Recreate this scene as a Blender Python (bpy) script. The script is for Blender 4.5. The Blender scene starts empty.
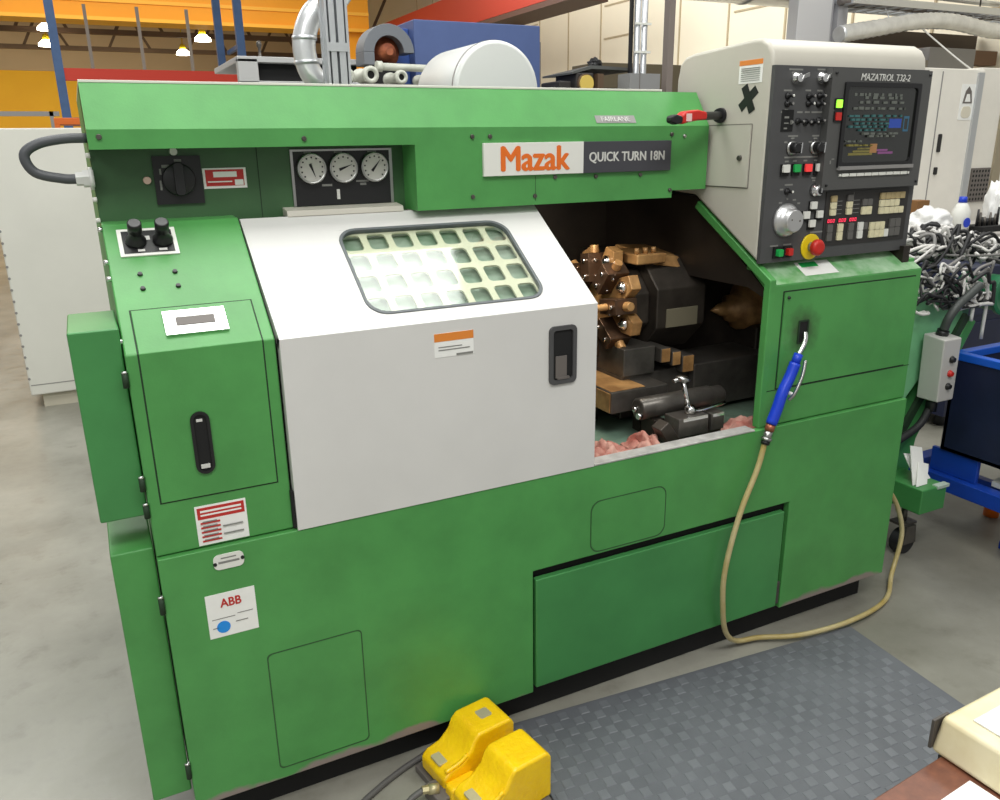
import bpy, bmesh, math, random
from mathutils import Matrix, Vector, noise
random.seed(7)
PI = math.pi
sc = bpy.context.scene
COL = sc.collection

# ------------------------------------------------------------------ materials
def lin(c):
    return tuple(((x/255)/12.92 if x/255 <= .04045 else ((x/255+.055)/1.055)**2.4) for x in c)
MATS = {}
def mat(name, rgb, rough=.5, metal=0., var=0., vscale=8., bump=0., bscale=60., rgb2=None, spec=.5, coat=0., emit=0.):
    if name in MATS: return MATS[name]
    m = bpy.data.materials.new(name); m.use_nodes = True
    nt = m.node_tree; b = nt.nodes['Principled BSDF']
    c = lin(rgb)
    b.inputs['Base Color'].default_value = (*c, 1)
    b.inputs['Roughness'].default_value = rough
    b.inputs['Metallic'].default_value = metal
    b.inputs['Specular IOR Level'].default_value = spec
    b.inputs['Coat Weight'].default_value = coat
    if emit:
        b.inputs['Emission Color'].default_value = (*c, 1)
        b.inputs['Emission Strength'].default_value = emit
    if var or rgb2:
        tc = nt.nodes.new('ShaderNodeTexCoord')
        n = nt.nodes.new('ShaderNodeTexNoise'); n.inputs['Scale'].default_value = vscale
        n.inputs['Detail'].default_value = 6; n.inputs['Roughness'].default_value = .6
        r = nt.nodes.new('ShaderNodeValToRGB')
        c2 = lin(rgb2) if rgb2 else tuple(x*(1-var) for x in c)
        c1 = c if rgb2 else tuple(min(1, x*(1+var)) for x in c)
        r.color_ramp.elements[0].color = (*c2, 1); r.color_ramp.elements[1].color = (*c1, 1)
        r.color_ramp.elements[0].position = .36; r.color_ramp.elements[1].position = .64
        nt.links.new(tc.outputs['Object'], n.inputs['Vector'])
        nt.links.new(n.outputs['Fac'], r.inputs['Fac']); nt.links.new(r.outputs['Color'], b.inputs['Base Color'])
    if bump:
        tc = nt.nodes.new('ShaderNodeTexCoord')
        n = nt.nodes.new('ShaderNodeTexNoise'); n.inputs['Scale'].default_value = bscale; n.inputs['Detail'].default_value = 4
        bp = nt.nodes.new('ShaderNodeBump'); bp.inputs['Strength'].default_value = bump; bp.inputs['Distance'].default_value = .01
        nt.links.new(tc.outputs['Object'], n.inputs['Vector'])
        nt.links.new(n.outputs['Fac'], bp.inputs['Height']); nt.links.new(bp.outputs['Normal'], b.inputs['Normal'])
    MATS[name] = m
    return m

GREEN = mat('green_paint', (77, 148, 77), .42, var=.10, vscale=5, bump=.03, bscale=180)
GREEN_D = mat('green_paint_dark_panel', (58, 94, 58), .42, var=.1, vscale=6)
GREEN_C = mat('green_paint_cool', (66, 136, 74), .4, var=.08, vscale=5)
SEAM = mat('dark_seam', (28, 52, 30), .7)
BLACK = mat('black_plastic', (24, 24, 26), .4)
BLACKM = mat('matte_black', (14, 14, 15), .75)
RUBBER = mat('black_rubber', (30, 30, 32), .6)
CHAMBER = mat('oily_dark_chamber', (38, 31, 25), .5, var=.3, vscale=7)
WHITE = mat('white_enamel', (214, 213, 210), .38, var=.025, vscale=4)
CREAM = mat('cream_enamel', (194, 190, 178), .42, var=.03, vscale=4)
CREAM2 = mat('cream_plastic', (232, 224, 200), .5, var=.05)
FASCIA = mat('charcoal_fascia', (74, 74, 75), .55, var=.05, vscale=12)
BEZEL = mat('charcoal_bezel', (80, 80, 79), .5)
KEYPANEL = mat('keypad_black', (44, 42, 41), .5)
WPLAST = mat('white_plastic', (225, 225, 218), .45)
KEYC = mat('key_cream', (222, 214, 178), .5, var=.08, vscale=90)
KEYT = mat('key_tan', (172, 154, 112), .5, var=.1, vscale=90)
KEYG = mat('key_grey', (95, 93, 90), .5)
PRINTW = mat('white_print', (205, 205, 200), .5)
PRINTG = mat('grey_print', (130, 130, 126), .5)
RED = mat('red_plastic', (196, 38, 30), .4)
REDL = mat('red_print', (190, 44, 40), .5)
REDD = mat('red_digits', (255, 60, 90), .4, emit=.5)
LAMPG = mat('green_indicator', (150, 255, 60), .4, emit=1.0)
BTNG = mat('green_button', (30, 170, 80), .4)
ORANGE = mat('orange_print', (224, 134, 52), .5)
ORANGEB = mat('orange_powdercoat', (228, 110, 24), .5)
YEL = mat('yellow_cast_paint', (255, 204, 8), .34, var=.08, vscale=22, bump=.25, bscale=90, coat=.2)
YELP = mat('yellow_plastic', (236, 208, 30), .4)
STEEL = mat('brushed_steel', (176, 176, 174), .3, 1., var=.08)
CHROME = mat('chrome', (225, 225, 225), .15, 1.)
GALV = mat('galvanised_sheet', (218, 220, 222), .3, .6, var=.09, vscale=9, bump=.1, bscale=14)
DSTEEL = mat('oily_dark_steel', (96, 92, 87), .34, .6, var=.25, vscale=12)
BRONZE = mat('coolant_stained_metal', (206, 160, 104), .36, .25, rgb2=(150, 110, 68), vscale=14)
CAST = mat('dark_casting', (62, 56, 50), .45, .4, var=.3, vscale=9)
ALU = mat('aluminium_profile', (200, 203, 206), .35, .8)
GREY = mat('grey_paint', (140, 138, 136), .5)
GREYD = mat('dark_grey_paint', (104, 98, 94), .55)
BLUEG = mat('blue_grip', (24, 62, 196), .35)
HOSE = mat('amber_air_hose', (168, 146, 78), .35, var=.12, vscale=5, rgb2=(196, 184, 142))
BLUEP = mat('blue_paint', (18, 62, 160), .4, var=.1)
NAVY = mat('navy_paint', (20, 28, 58), .5, var=.15)
BLUEB = mat('blue_box_paint', (80, 98, 146), .45, var=.04)
RACKB = mat('rack_blue', (62, 92, 136), .5, var=.1)
RACKR = mat('rack_red', (200, 52, 30), .5)
PAPER = mat('white_paper', (238, 238, 234), .7, var=.02, vscale=30)
PAPERS = mat('speckled_paper', (236, 236, 232), .6, rgb2=(205, 203, 198), vscale=60)
RAG = mat('pink_rag', (164, 92, 80), .9, rgb2=(206, 160, 146), vscale=14, bump=.4)
BAGM = mat('white_polythene', (240, 240, 238), .35)
GIRDER = mat('girder_orange', (240, 160, 16), .5, var=.06, vscale=.6)
ROOF = mat('roof_steel', (96, 78, 62), .7, var=.2, vscale=1)
TAN = mat('tan_sheet', (196, 176, 146), .7, var=.05, vscale=.4)
WALLY = mat('yellow_wall', (255, 196, 50), .7, var=.08, vscale=.3)
WALLC = mat('cream_wall_panel', (244, 235, 212), .7, var=.03, vscale=.6)
WALLS = mat('wall_panel_seam', (186, 170, 140), .7)
BROWN = mat('brown_board', (122, 76, 56), .45, rgb2=(98, 60, 46), vscale=40)
BEIGE = mat('beige_plastic', (224, 214, 180), .45, rgb2=(212, 198, 156), vscale=14)
LAMPE = mat('lamp_glow', (255, 240, 214), .5, emit=9.)
SMOKE = mat('clear_acrylic', (60, 80, 66), .1)
MILK_REFL = mat('milky_green_reflection', (176, 186, 174), .3, rgb2=(112, 140, 116), vscale=7)  # milky glass tone with window reflections put into the colour
SCREEN = mat('dark_crt_glass', (30, 32, 30), .12, coat=.5)
CARDB = mat('brown_carton', (130, 92, 52), .8)
BLUEL = mat('blue_dot', (30, 140, 226), .5)

def glassmat():
    m = bpy.data.materials.new('window_pane_glass'); m.use_nodes = True
    nt = m.node_tree; nt.nodes.clear()
    o = nt.nodes.new('ShaderNodeOutputMaterial'); mx = nt.nodes.new('ShaderNodeMixShader')
    t = nt.nodes.new('ShaderNodeBsdfTransparent'); t.inputs[0].default_value = (.93, .96, .94, 1)
    g = nt.nodes.new('ShaderNodeBsdfGlossy'); g.inputs['Roughness'].default_value = .06
    lw = nt.nodes.new('ShaderNodeLayerWeight'); lw.inputs[0].default_value = .5
    pw = nt.nodes.new('ShaderNodeMath'); pw.operation = 'POWER'; pw.inputs[1].default_value = 4; nt.links.new(lw.outputs['Facing'], pw.inputs[0])
    f = nt.nodes.new('ShaderNodeMath'); f.operation = 'MULTIPLY_ADD'; f.inputs[1].default_value = .6; f.inputs[2].default_value = .05; nt.links.new(pw.outputs[0], f.inputs[0])
    nt.links.new(f.outputs[0], mx.inputs[0]); nt.links.new(t.outputs[0], mx.inputs[1]); nt.links.new(g.outputs[0], mx.inputs[2])
    nt.links.new(mx.outputs[0], o.inputs[0])
    return m
GLASS = glassmat()

def skirtmat():
    """green paint with worn grey scuffs where the bottom edge has been kicked"""
    m = GREEN.copy(); m.name = 'green_paint_scuffed'; nt = m.node_tree; b = nt.nodes['Principled BSDF']
    src = b.inputs['Base Color'].links[0].from_socket
    tc = nt.nodes.new('ShaderNodeTexCoord'); sp = nt.nodes.new('ShaderNodeSeparateXYZ')
    nt.links.new(tc.outputs['Object'], sp.inputs[0])
    n = nt.nodes.new('ShaderNodeTexNoise'); n.inputs['Scale'].default_value = 6; n.inputs['Detail'].default_value = 7
    nt.links.new(tc.outputs['Object'], n.inputs['Vector'])
    mr = nt.nodes.new('ShaderNodeMapRange'); mr.inputs[1].default_value = .10; mr.inputs[2].default_value = .17
    mr.inputs[3].default_value = .22; mr.inputs[4].default_value = -.3
    nt.links.new(sp.outputs['Z'], mr.inputs[0])
    ad = nt.nodes.new('ShaderNodeMath'); ad.operation = 'ADD'; nt.links.new(n.outputs['Fac'], ad.inputs[0]); nt.links.new(mr.outputs[0], ad.inputs[1])
    mr2 = nt.nodes.new('ShaderNodeMapRange'); mr2.inputs[1].default_value = .60; mr2.inputs[2].default_value = .70
    nt.links.new(ad.outputs[0], mr2.inputs[0])
    mx = nt.nodes.new('ShaderNodeMix'); mx.data_type = 'RGBA'
    nt.links.new(mr2.outputs[0], mx.inputs[0]); nt.links.new(src, mx.inputs[6]); mx.inputs[7].default_value = (*lin((138, 126, 120)), 1)
    nt.links.new(mx.outputs[2], b.inputs['Base Color'])
    return m
SKIRT = skirtmat()

def spotmat(base, name, centre, r0, r1, rgb, k):
    m = base.copy(); m.name = name; nt = m.node_tree; b = nt.nodes['Principled BSDF']
    src = b.inputs['Base Color'].links[0].from_socket
    tc = nt.nodes.new('ShaderNodeTexCoord'); vm = nt.nodes.new('ShaderNodeVectorMath'); vm.operation = 'DISTANCE'; vm.inputs[1].default_value = centre
    nt.links.new(tc.outputs['Object'], vm.inputs[0])
    n = nt.nodes.new('ShaderNodeTexNoise'); n.inputs['Scale'].default_value = 30; nt.links.new(tc.outputs['Object'], n.inputs['Vector'])
    mu = nt.nodes.new('ShaderNodeMath'); mu.operation = 'MULTIPLY_ADD'; mu.inputs[1].default_value = .06; nt.links.new(n.outputs['Fac'], mu.inputs[0]); nt.links.new(vm.outputs['Value'], mu.inputs[2])
    mr = nt.nodes.new('ShaderNodeMapRange'); mr.inputs[1].default_value = r0; mr.inputs[2].default_value = r1; mr.inputs[3].default_value = k; mr.inputs[4].default_value = 0
    nt.links.new(mu.outputs[0], mr.inputs[0])
    mx = nt.nodes.new('ShaderNodeMix'); mx.data_type = 'RGBA'
    nt.links.new(mr.outputs[0], mx.inputs[0]); nt.links.new(src, mx.inputs[6]); mx.inputs[7].default_value = (*lin(rgb), 1)
    nt.links.new(mx.outputs[2], b.inputs['Base Color'])
    return m
SOOT = spotmat(GREEN, 'green_paint_sooty', (1.80, -.004, 1.03), .05, .11, (52, 62, 40), .8)
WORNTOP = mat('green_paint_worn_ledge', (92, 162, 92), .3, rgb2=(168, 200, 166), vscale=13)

def floormat():
    m = bpy.data.materials.new('concrete_floor_paint'); m.use_nodes = True
    nt = m.node_tree; b = nt.nodes['Principled BSDF']
    tc = nt.nodes.new('ShaderNodeTexCoord')
    def no(scale, det=8):
        n = nt.nodes.new('ShaderNodeTexNoise'); n.inputs['Scale'].default_value = scale; n.inputs['Detail'].default_value = det; n.inputs['Roughness'].default_value = .62
        nt.links.new(tc.outputs['Object'], n.inputs['Vector']); return n
    n1 = no(1.1); n2 = no(9)
    r = nt.nodes.new('ShaderNodeValToRGB'); e = r.color_ramp.elements
    e[0].position = .33; e[0].color = (*lin((126, 124, 113)), 1); e[1].position = .66; e[1].color = (*lin((166, 164, 153)), 1)
    nt.links.new(n1.outputs['Fac'], r.inputs['Fac'])
    r2 = nt.nodes.new('ShaderNodeValToRGB'); e = r2.color_ramp.elements
    e[0].position = .30; e[0].color = (.62, .60, .57, 1); e[1].position = .46; e[1].color = (1, 1, 1, 1)
    nt.links.new(n2.outputs['Fac'], r2.inputs['Fac'])
    mx = nt.nodes.new('ShaderNodeMix'); mx.data_type = 'RGBA'; mx.blend_type = 'MULTIPLY'; mx.inputs[0].default_value = .55
    nt.links.new(r.outputs['Color'], mx.inputs[6]); nt.links.new(r2.outputs['Color'], mx.inputs[7])
    # dirtier trodden stretch beside the far end of the machine
    vm = nt.nodes.new('ShaderNodeVectorMath'); vm.operation = 'DISTANCE'; vm.inputs[1].default_value = (3.1, -.5, 0)
    nt.links.new(tc.outputs['Object'], vm.inputs[0])
    n3 = no(2.3)
    mu = nt.nodes.new('ShaderNodeMath'); mu.operation = 'MULTIPLY_ADD'; mu.inputs[1].default_value = 1.6; nt.links.new(n3.outputs['Fac'], mu.inputs[0]); nt.links.new(vm.outputs['Value'], mu.inputs[2])
    mr = nt.nodes.new('ShaderNodeMapRange'); mr.inputs[1].default_value = 1.2; mr.inputs[2].default_value = 2.2; mr.inputs[3].default_value = .62; mr.inputs[4].default_value = 0
    nt.links.new(mu.outputs[0], mr.inputs[0])
    mx2 = nt.nodes.new('ShaderNodeMix'); mx2.data_type = 'RGBA'
    nt.links.new(mr.outputs[0], mx2.inputs[0]); nt.links.new(mx.outputs[2], mx2.inputs[6]); mx2.inputs[7].default_value = (*lin((92, 89, 80)), 1)
    nt.links.new(mx2.outputs[2], b.inputs['Base Color'])
    rr = nt.nodes.new('ShaderNodeMapRange'); rr.inputs[3].default_value = .18; rr.inputs[4].default_value = .5
    nt.links.new(n2.outputs['Fac'], rr.inputs[0]); nt.links.new(rr.outputs[0], b.inputs['Roughness'])
    bp = nt.nodes.new('ShaderNodeBump'); bp.inputs['Strength'].default_value = .08; bp.inputs['Distance'].default_value = .01
    nt.links.new(n2.outputs['Fac'], bp.inputs['Height']); nt.links.new(bp.outputs['Normal'], b.inputs['Normal'])
    return m
FLOOR = floormat()
MAT = mat('rubber_mat', (98, 101, 106), .55, rgb2=(89, 92, 97), vscale=5, bump=.1, bscale=300)
MATR = mat('rubber_mat_stud', (110, 113, 118), .45, rgb2=(98, 101, 106), vscale=8)

# ------------------------------------------------------------------ mesh builder
class M:
    def __init__(s, fr=None):
        s.bm = bmesh.new(); s.fr = fr or Matrix(); s.mi = 0
    def m(s, i): s.mi = i; return s
    def _v(s, p): return s.bm.verts.new(s.fr @ Vector(p))
    def face(s, vs, smooth=False):
        try:
            f = s.bm.faces.new(vs)
        except ValueError:
            return None
        f.material_index = s.mi; f.smooth = smooth; return f
    def hull(s, lo, hi):
        a = [s._v(p) for p in lo]; b = [s._v(p) for p in hi]; n = len(a)
        s.face(a[::-1]); s.face(b)
        for i in range(n): s.face([a[i], a[(i+1) % n], b[(i+1) % n], b[i]])
        return s
    def box(s, x0, x1, y0, y1, z0, z1):
        return s.hull([(x0, y0, z0), (x1, y0, z0), (x1, y1, z0), (x0, y1, z0)], [(x0, y0, z1), (x1, y0, z1), (x1, y1, z1), (x0, y1, z1)])
    def prism(s, poly, axis, a0, a1):
        f = {'x': lambda u, v, a: (a, u, v), 'y': lambda u, v, a: (u, a, v), 'z': lambda u, v, a: (u, v, a)}[axis]
        return s.hull([f(u, v, a0) for u, v in poly], [f(u, v, a1) for u, v in poly])
    def rrect(s, u0, v0, u1, v1, r, w0, w1, n=5):
        return s.prism(rr(u0, v0, u1, v1, r, n), 'z', w0, w1)
    def ring(s, outer, inner, w0, w1):
        n = len(outer)
        L = [[s._v((u, v, w)) for u, v in p] for p, w in ((outer, w0), (outer, w1), (inner, w1), (inner, w0))]
        for k in range(4):
            A, B = L[k], L[(k+1) % 4]
            for i in range(n): s.face([A[i], A[(i+1) % n], B[(i+1) % n], B[i]])
        return s
    def cyl(s, p0, p1, r0, r1=None, seg=24, caps=True, smooth=True):
        if r1 is None: r1 = r0
        p0 = Vector(p0); p1 = Vector(p1); d = (p1-p0).normalized()
        a = d.orthogonal().normalized(); b = d.cross(a)
        A = []; B = []
        for i in range(seg):
            t = 2*PI*i/seg; o = a*math.cos(t)+b*math.sin(t)
            A.append(s._v(p0+o*r0)); B.append(s._v(p1+o*r1))
        for i in range(seg): s.face([A[i], A[(i+1) % seg], B[(i+1) % seg], B[i]], smooth)
        if caps: s.face(A[::-1]); s.face(B)
        return s
    def lathe(s, c, ax, prof, seg=24):
        """prof: list of (distance along axis, radius)"""
        c = Vector(c); d = Vector(ax).normalized(); a = d.orthogonal().normalized(); b = d.cross(a)
        rings = []
        for h, r in prof:
            rings.append([s._v(c+d*h+(a*math.cos(2*PI*i/seg)+b*math.sin(2*PI*i/seg))*max(r, 1e-5)) for i in range(seg)])
        for A, B in zip(rings, rings[1:]):
            for i in range(seg): s.face([A[i], A[(i+1) % seg], B[(i+1) % seg], B[i]], True)
        s.face(rings[0][::-1]); s.face(rings[-1])
        return s
    def tube(s, pts, r, seg=10, sub=6, smooth_path=True, corr=0.):
        P = [Vector(p) for p in pts]
        if smooth_path and len(P) > 2:
            Q = [P[0]*2-P[1]]+P+[P[-1]*2-P[-2]]; out = []
            for i in range(1, len(Q)-2):
                for k in range(sub):
                    t = k/sub; a, b, c, d = Q[i-1:i+3]
                    out.append(.5*((2*b)+(c-a)*t+(2*a-5*b+4*c-d)*t*t+(3*b-a-3*c+d)*t**3))
            out.append(P[-1]); P = out
        rings = []; prev = None
        for i, p in enumerate(P):
            d = (P[min(i+1, len(P)-1)]-P[max(i-1, 0)]).normalized()
            a = d.orthogonal().normalized() if prev is None else (prev-d*prev.dot(d)).normalized()
            prev = a; b = d.cross(a)
            ri = r*(1+corr*(i % 2)); rings.append([s._v(p+(a*math.cos(2*PI*k/seg)+b*math.sin(2*PI*k/seg))*ri) for k in range(seg)])
        for A, B in zip(rings, rings[1:]):
            for k in range(seg): s.face([A[k], A[(k+1) % seg], B[(k+1) % seg], B[k]], True)
        s.face(rings[0][::-1]); s.face(rings[-1])
        return s
    def done(s, name, parent=None, mats=None, bev=0., seg=2, label=None):
        bmesh.ops.recalc_face_normals(s.bm, faces=s.bm.faces)
        me = bpy.data.meshes.new(name); s.bm.to_mesh(me); s.bm.free()
        for k in (mats if isinstance(mats, (list, tuple)) else [mats]): me.materials.append(k)
        return link(name, me, parent, bev, seg, label)
ROOTS = {}
def link(name, me, parent=None, bev=0., seg=2, label=None):
    o = bpy.data.objects.new(name, me); COL.objects.link(o)
    if parent is not None:
        o.parent = parent
        if parent.type == 'EMPTY': o.matrix_parent_inverse = Matrix.Translation(-parent.location)
    if bev:
        for p in me.polygons: p.use_smooth = True
        md = o.modifiers.new('bevel', 'BEVEL'); md.width = bev; md.segments = seg; md.limit_method = 'ANGLE'; md.angle_limit = math.radians(35)
        md.harden_normals = True; md.use_clamp_overlap = True
    if label: o['label'] = label
    return o
def rr(u0, v0, u1, v1, r, n=5):
    out = []
    for cx, cy, a in ((u1-r, v1-r, 0), (u0+r, v1-r, 90), (u0+r, v0+r, 180), (u1-r, v0+r, 270)):
        for k in range(n+1):
            t = math.radians(a+90*k/n); out.append((cx+r*math.cos(t), cy+r*math.sin(t)))
    return out
def thing(name, loc, label, cat, group=None, kind=None):
    o = bpy.data.objects.new(name, None); o.empty_display_size = .1; COL.objects.link(o); o.location = loc
    return tag(o, label, cat, group, kind)
def tag(o, label, cat, group=None, kind=None):
    o['label'] = label; o['category'] = cat
    if group: o['group'] = group
    if kind: o['kind'] = kind
    return o
def structure(o, label, cat='structure'):
    o['kind'] = 'structure'; o['label'] = label; o['category'] = cat; return o
def dup(root, loc, label=None):
    r = root.copy(); COL.objects.link(r); r.location = loc
    if label: r['label'] = label
    for ch in list(root.children):
        c = ch.copy(); COL.objects.link(c); mi = ch.matrix_parent_inverse.copy(); c.parent = r; c.matrix_parent_inverse = mi
        for g in list(ch.children):
            d = g.copy(); COL.objects.link(d); mi = g.matrix_parent_inverse.copy(); d.parent = c; d.matrix_parent_inverse = mi
    return r
def frame(o, u, v):
    u = Vector(u).normalized(); v = Vector(v).normalized(); w = u.cross(v)
    return Matrix(((u.x, v.x, w.x, o[0]), (u.y, v.y, w.y, o[1]), (u.z, v.z, w.z, o[2]), (0, 0, 0, 1)))
def FY(y): return frame((0, y, 0), (1, 0, 0), (0, 0, 1))            # front plane: u=x v=z w towards the viewer
def FS(x): return frame((x, 0, 0), (0, -1, 0), (0, 0, 1))           # left-facing plane: u=-y v=z w=-x
CS = frame((0, 0, 1.183), (1, 0, 0), (0, .30, .227))                # left housing slope
DS = frame((0, -.015, 1.183), (1, 0, 0), (0, .306, .206))           # door slope
HS = frame((0, .27, 1.605), (1, 0, 0), (0, .065, .095))             # hood slope
def text(name, s, fr, u0, v0, u1, v1, m, parent, w=.001, bold=0., shear=0., label=None, space=1.):
    cu = bpy.data.curves.new(name, 'FONT'); cu.body = s; cu.size = 1; cu.extrude = .02; cu.shear = shear; cu.space_character = space
    cu.resolution_u = 4
    ob = bpy.data.objects.new(name+'_tmp', cu); COL.objects.link(ob)
    dg = bpy.context.evaluated_depsgraph_get(); me = bpy.data.meshes.new_from_object(ob.evaluated_get(dg))
    bpy.data.objects.remove(ob); bpy.data.curves.remove(cu)
    xs = [v.co.x for v in me.vertices]; ys = [v.co.y for v in me.vertices]
    x0, x1, y0, y1 = min(xs), max(xs), min(ys), max(ys)
    for v in me.vertices:
        c = v.co; v.co = fr @ Vector((u0+(c.x-x0)/(x1-x0)*(u1-u0), v0+(c.y-y0)/(y1-y0)*(v1-v0), w+c.z*.02))
    if bold:
        bm = bmesh.new(); bm.from_mesh(me); src = list(bm.faces); du = fr.to_3x3() @ Vector((1, 0, 0)); dw = fr.to_3x3() @ Vector((0, 0, 1)); dv = fr.to_3x3() @ Vector((0, 1, 0)); h = (v1-v0)*bold
        for k, (p, q) in enumerate(((-1, 0), (1, 0), (0, .6), (0, -.6))):
            g = bmesh.ops.duplicate(bm, geom=src)['geom']
            bmesh.ops.translate(bm, verts=[x for x in g if isinstance(x, bmesh.types.BMVert)], vec=du*h*p+dv*h*q+dw*.00012*(k+1))
        bm.to_mesh(me); bm.free()
    me.materials.clear(); me.materials.append(m); me.name = name
    return link(name, me, parent, 0, 2, label)
def plate(name, fr, u0, v0, u1, v1, mats, items, parent, w=.0, t=.0015, r=.0, label=None, bev=0):
    """label/plate: base rectangle plus printed rectangles (fractional u0,v0,u1,v1,material)"""
    b = M(fr)
    if r: b.rrect(u0, v0, u1, v1, r, w, w+t)
    else: b.box(u0, u1, v0, v1, w, w+t)
    n_ = 0
    for a, c, d, e, k in items:
        n_ += 1; b.m(k).box(u0+a*(u1-u0), u0+d*(u1-u0), v0+c*(v1-v0), v0+e*(v1-v0), w+t, w+t+.0004+.0002*n_)
    return b.done(name, parent, mats, bev, 2, label)
def screw(fr, u, v, parent, r=.006, m=None, name='screw', w=0.):
    b = M(fr); b.cyl((u, v, w-.002), (u, v, w+.005), r, r*.75, 12); b.cyl((u, v, w+.005), (u, v, w+.0055), r*.45, r*.45, 6)
    return b.done(name, parent, m or DSTEEL)

# ------------------------------------------------------------------ setting: floor, walls, ceiling
b = M(); b.box(-14, 14, -9, 31, -.1, 0)
structure(b.done('floor', None, FLOOR), 'worn grey painted concrete workshop floor', 'floor')
b = M(); b.box(-14, 11, 30, 30.3, 0, 4.0)
structure(b.done('wall_back', None, WALLY), 'yellow far end wall of the hall', 'wall')
b = M(); b.box(-14, 11, 29.9, 30.2, 4.0, 9)
structure(b.done('wall_back_upper', None, TAN), 'tan sheeted upper end wall under the roof', 'wall')
b = M(); b.box(9, 9.3, .5, 30, 0, 8)
b.m(1)
for k in range(16):
    y = 4.0+k*1.15; b.box(8.985, 9.0, y, y+.03, 2.2, 8)
for k in range(5):
    y = 4.0+k*3.45
    for z in (2.85, 3.35, 3.9): b.box(8.985, 9.0, y+.1, y+1.05, z, z+.025)
structure(b.done('wall_right', None, [WALLC, WALLS]), 'cream panelled side wall of the hall', 'wall')
b = M(); b.box(-14, 11, 18.8, 30, 6.0, 6.1)
structure(b.done('ceiling', None, TAN), 'tan sheeted roof over the far hall', 'ceiling')
def truss(y, name):
    b = M(); b.box(-14, 9, y-.08, y+.08, 4.30, 4.42); b.box(-14, 9, y-.08, y+.08, 5.84, 6.0)
    for k in range(20):
        x = -13+k*1.1
        b.hull([(x, y-.03, 4.42), (x+.08, y-.03, 4.42), (x+.08, y+.03, 4.42), (x, y+.03, 4.42)],
               [(x+(.75 if k % 2 else -.75), y-.03, 5.84), (x+.08+(.75 if k % 2 else -.75), y-.03, 5.84), (x+.08+(.75 if k % 2 else -.75), y+.03, 5.84), (x+(.75 if k % 2 else -.75), y+.03, 5.84)])
    return structure(b.done(name, None, ROOF), 'dark brown steel roof truss spanning the far hall', 'roof truss')
truss(22.5, 'trim_1'); truss(26.5, 'trim_2')

# ------------------------------------------------------------------ the lathe
L = thing('cnc_lathe', (1.15, .6, 0), 'big green turning machine with a white sliding door and a cream control console', 'lathe')
# plinth, bed and chamber
b = M(); b.box(.05, 2.26, .045, 1.12, 0, .099); b.done('plinth', L, BLACKM)
b = M()
b.prism([(0, .1), (.895, .1), (.895, .48), (1.812, .48), (1.812, .1), (2.3, .1), (2.3, .745), (0, .745)], 'y', -.012, .012)
b.box(0, .02, .012, 1.2, .1, .745); b.box(2.28, 2.3, .012, 1.2, .1, .745); b.box(.02, 2.28, 1.18, 1.2, .1, .745)
skirt = b.done('bed_skirt', L, SKIRT, .003)
b = M(); b.box(.02, 2.28, .012, .07, .1, .60); b.done('inner_frame', L, BLACKM)
b = M(); b.prism([(.903, .112), (1.795, .112), (1.795, .452), (.903, .452)], 'y', -.013, .008)
drw = b.done('drawer_panel', L, GREEN_C, .004)
b = M(); b.box(1.785, 1.806, -.012, .01, .12, .20); b.done('latch_plate', drw, DSTEEL, .002)
for nm, q in (('access_panel', (.195, .13, .421, .452, .012)), ('access_panel', (1.072, .487, 1.325, .642, .03))):
    b = M(FY(-.012)); u0, v0, u1, v1, r = q
    b.m(0).ring(rr(u0, v0, u1, v1, r), rr(u0+.0025, v0+.0025, u1-.0025, v1-.0025, r), 0, .0009)
    b.m(1).rrect(u0+.0035, v0+.0035, u1-.0035, v1-.0035, r, 0, .001)
    b.done(nm, L, [mat('faint_seam', (50, 88, 50), .6), SKIRT])
b = M(); b.box(1.08, 1.64, -.014, .03, .745, .751); b.done('sill_strip', L, mat('worn_sill', (196, 194, 190), .4, .3, var=.2, vscale=20), .002)
# chamber shell
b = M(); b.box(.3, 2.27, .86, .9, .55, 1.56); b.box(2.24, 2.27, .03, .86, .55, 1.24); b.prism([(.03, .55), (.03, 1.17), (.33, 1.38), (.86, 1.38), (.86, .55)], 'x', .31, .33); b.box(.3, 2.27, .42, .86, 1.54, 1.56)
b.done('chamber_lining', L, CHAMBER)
b = M(); b.prism([(.012, .685), (.86, .73), (.86, .55), (.012, .55)], 'x', .33, 2.24)
b.done('chip_pan', L, mat('pan_green', (126, 156, 138), .4, rgb2=(104, 120, 104), vscale=9))
# left housing
b = M(); b.prism([(0, .747), (0, 1.183), (.30, 1.410), (.40, 1.412), (.40, .747)], 'x', 0, .2885)
hous = b.done('left_housing', L, GREEN, .004)
b = M(); b.prism([(.02, .747), (.02, 1.175), (.30, 1.386), (.30, .747)], 'x', .289, .297); b.done('door_guide', L, BLACKM, .002)
b = M(); b.box(.286, .2935, -.010, .02, .75, .84); b.done('guide_block', L, BLACKM, .002)
lidp = [(0, .866), (0, 1.183), (.091, 1.252)]
def bent(x0, x1, off, z0, y1):
    k = .227/.30
    o = M(); n = Vector((-.227, .30)).normalized()
    yb = -off; zb = 1.183+off*.35
    y2, z2 = y1, 1.183+y1*k
    o.prism([(.0, z0), (.0, 1.183), (y2, z2), (y2+n.x*off, z2+n.y*off), (-off, 1.183+off*.35), (-off, z0)], 'x', x0, x1)
    return o
bent(.0225, .2645, .0008, .8635, .0935).done('lid_seam', hous, SEAM)
bent(.0255, .2615, .0035, .8665, .0905).done('access_lid', hous, GREEN, .0015)
b = M(CS); b.box(.082, .203, .034, .098, .0035, .009); b.m(1).box(.089, .196, .041, .091, .009, .0095); b.m(2).box(.105, .180, .056, .078, .0095, .0105)
b.done('silver_plate', hous, [CHROME, STEEL, GREYD], .001)
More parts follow.
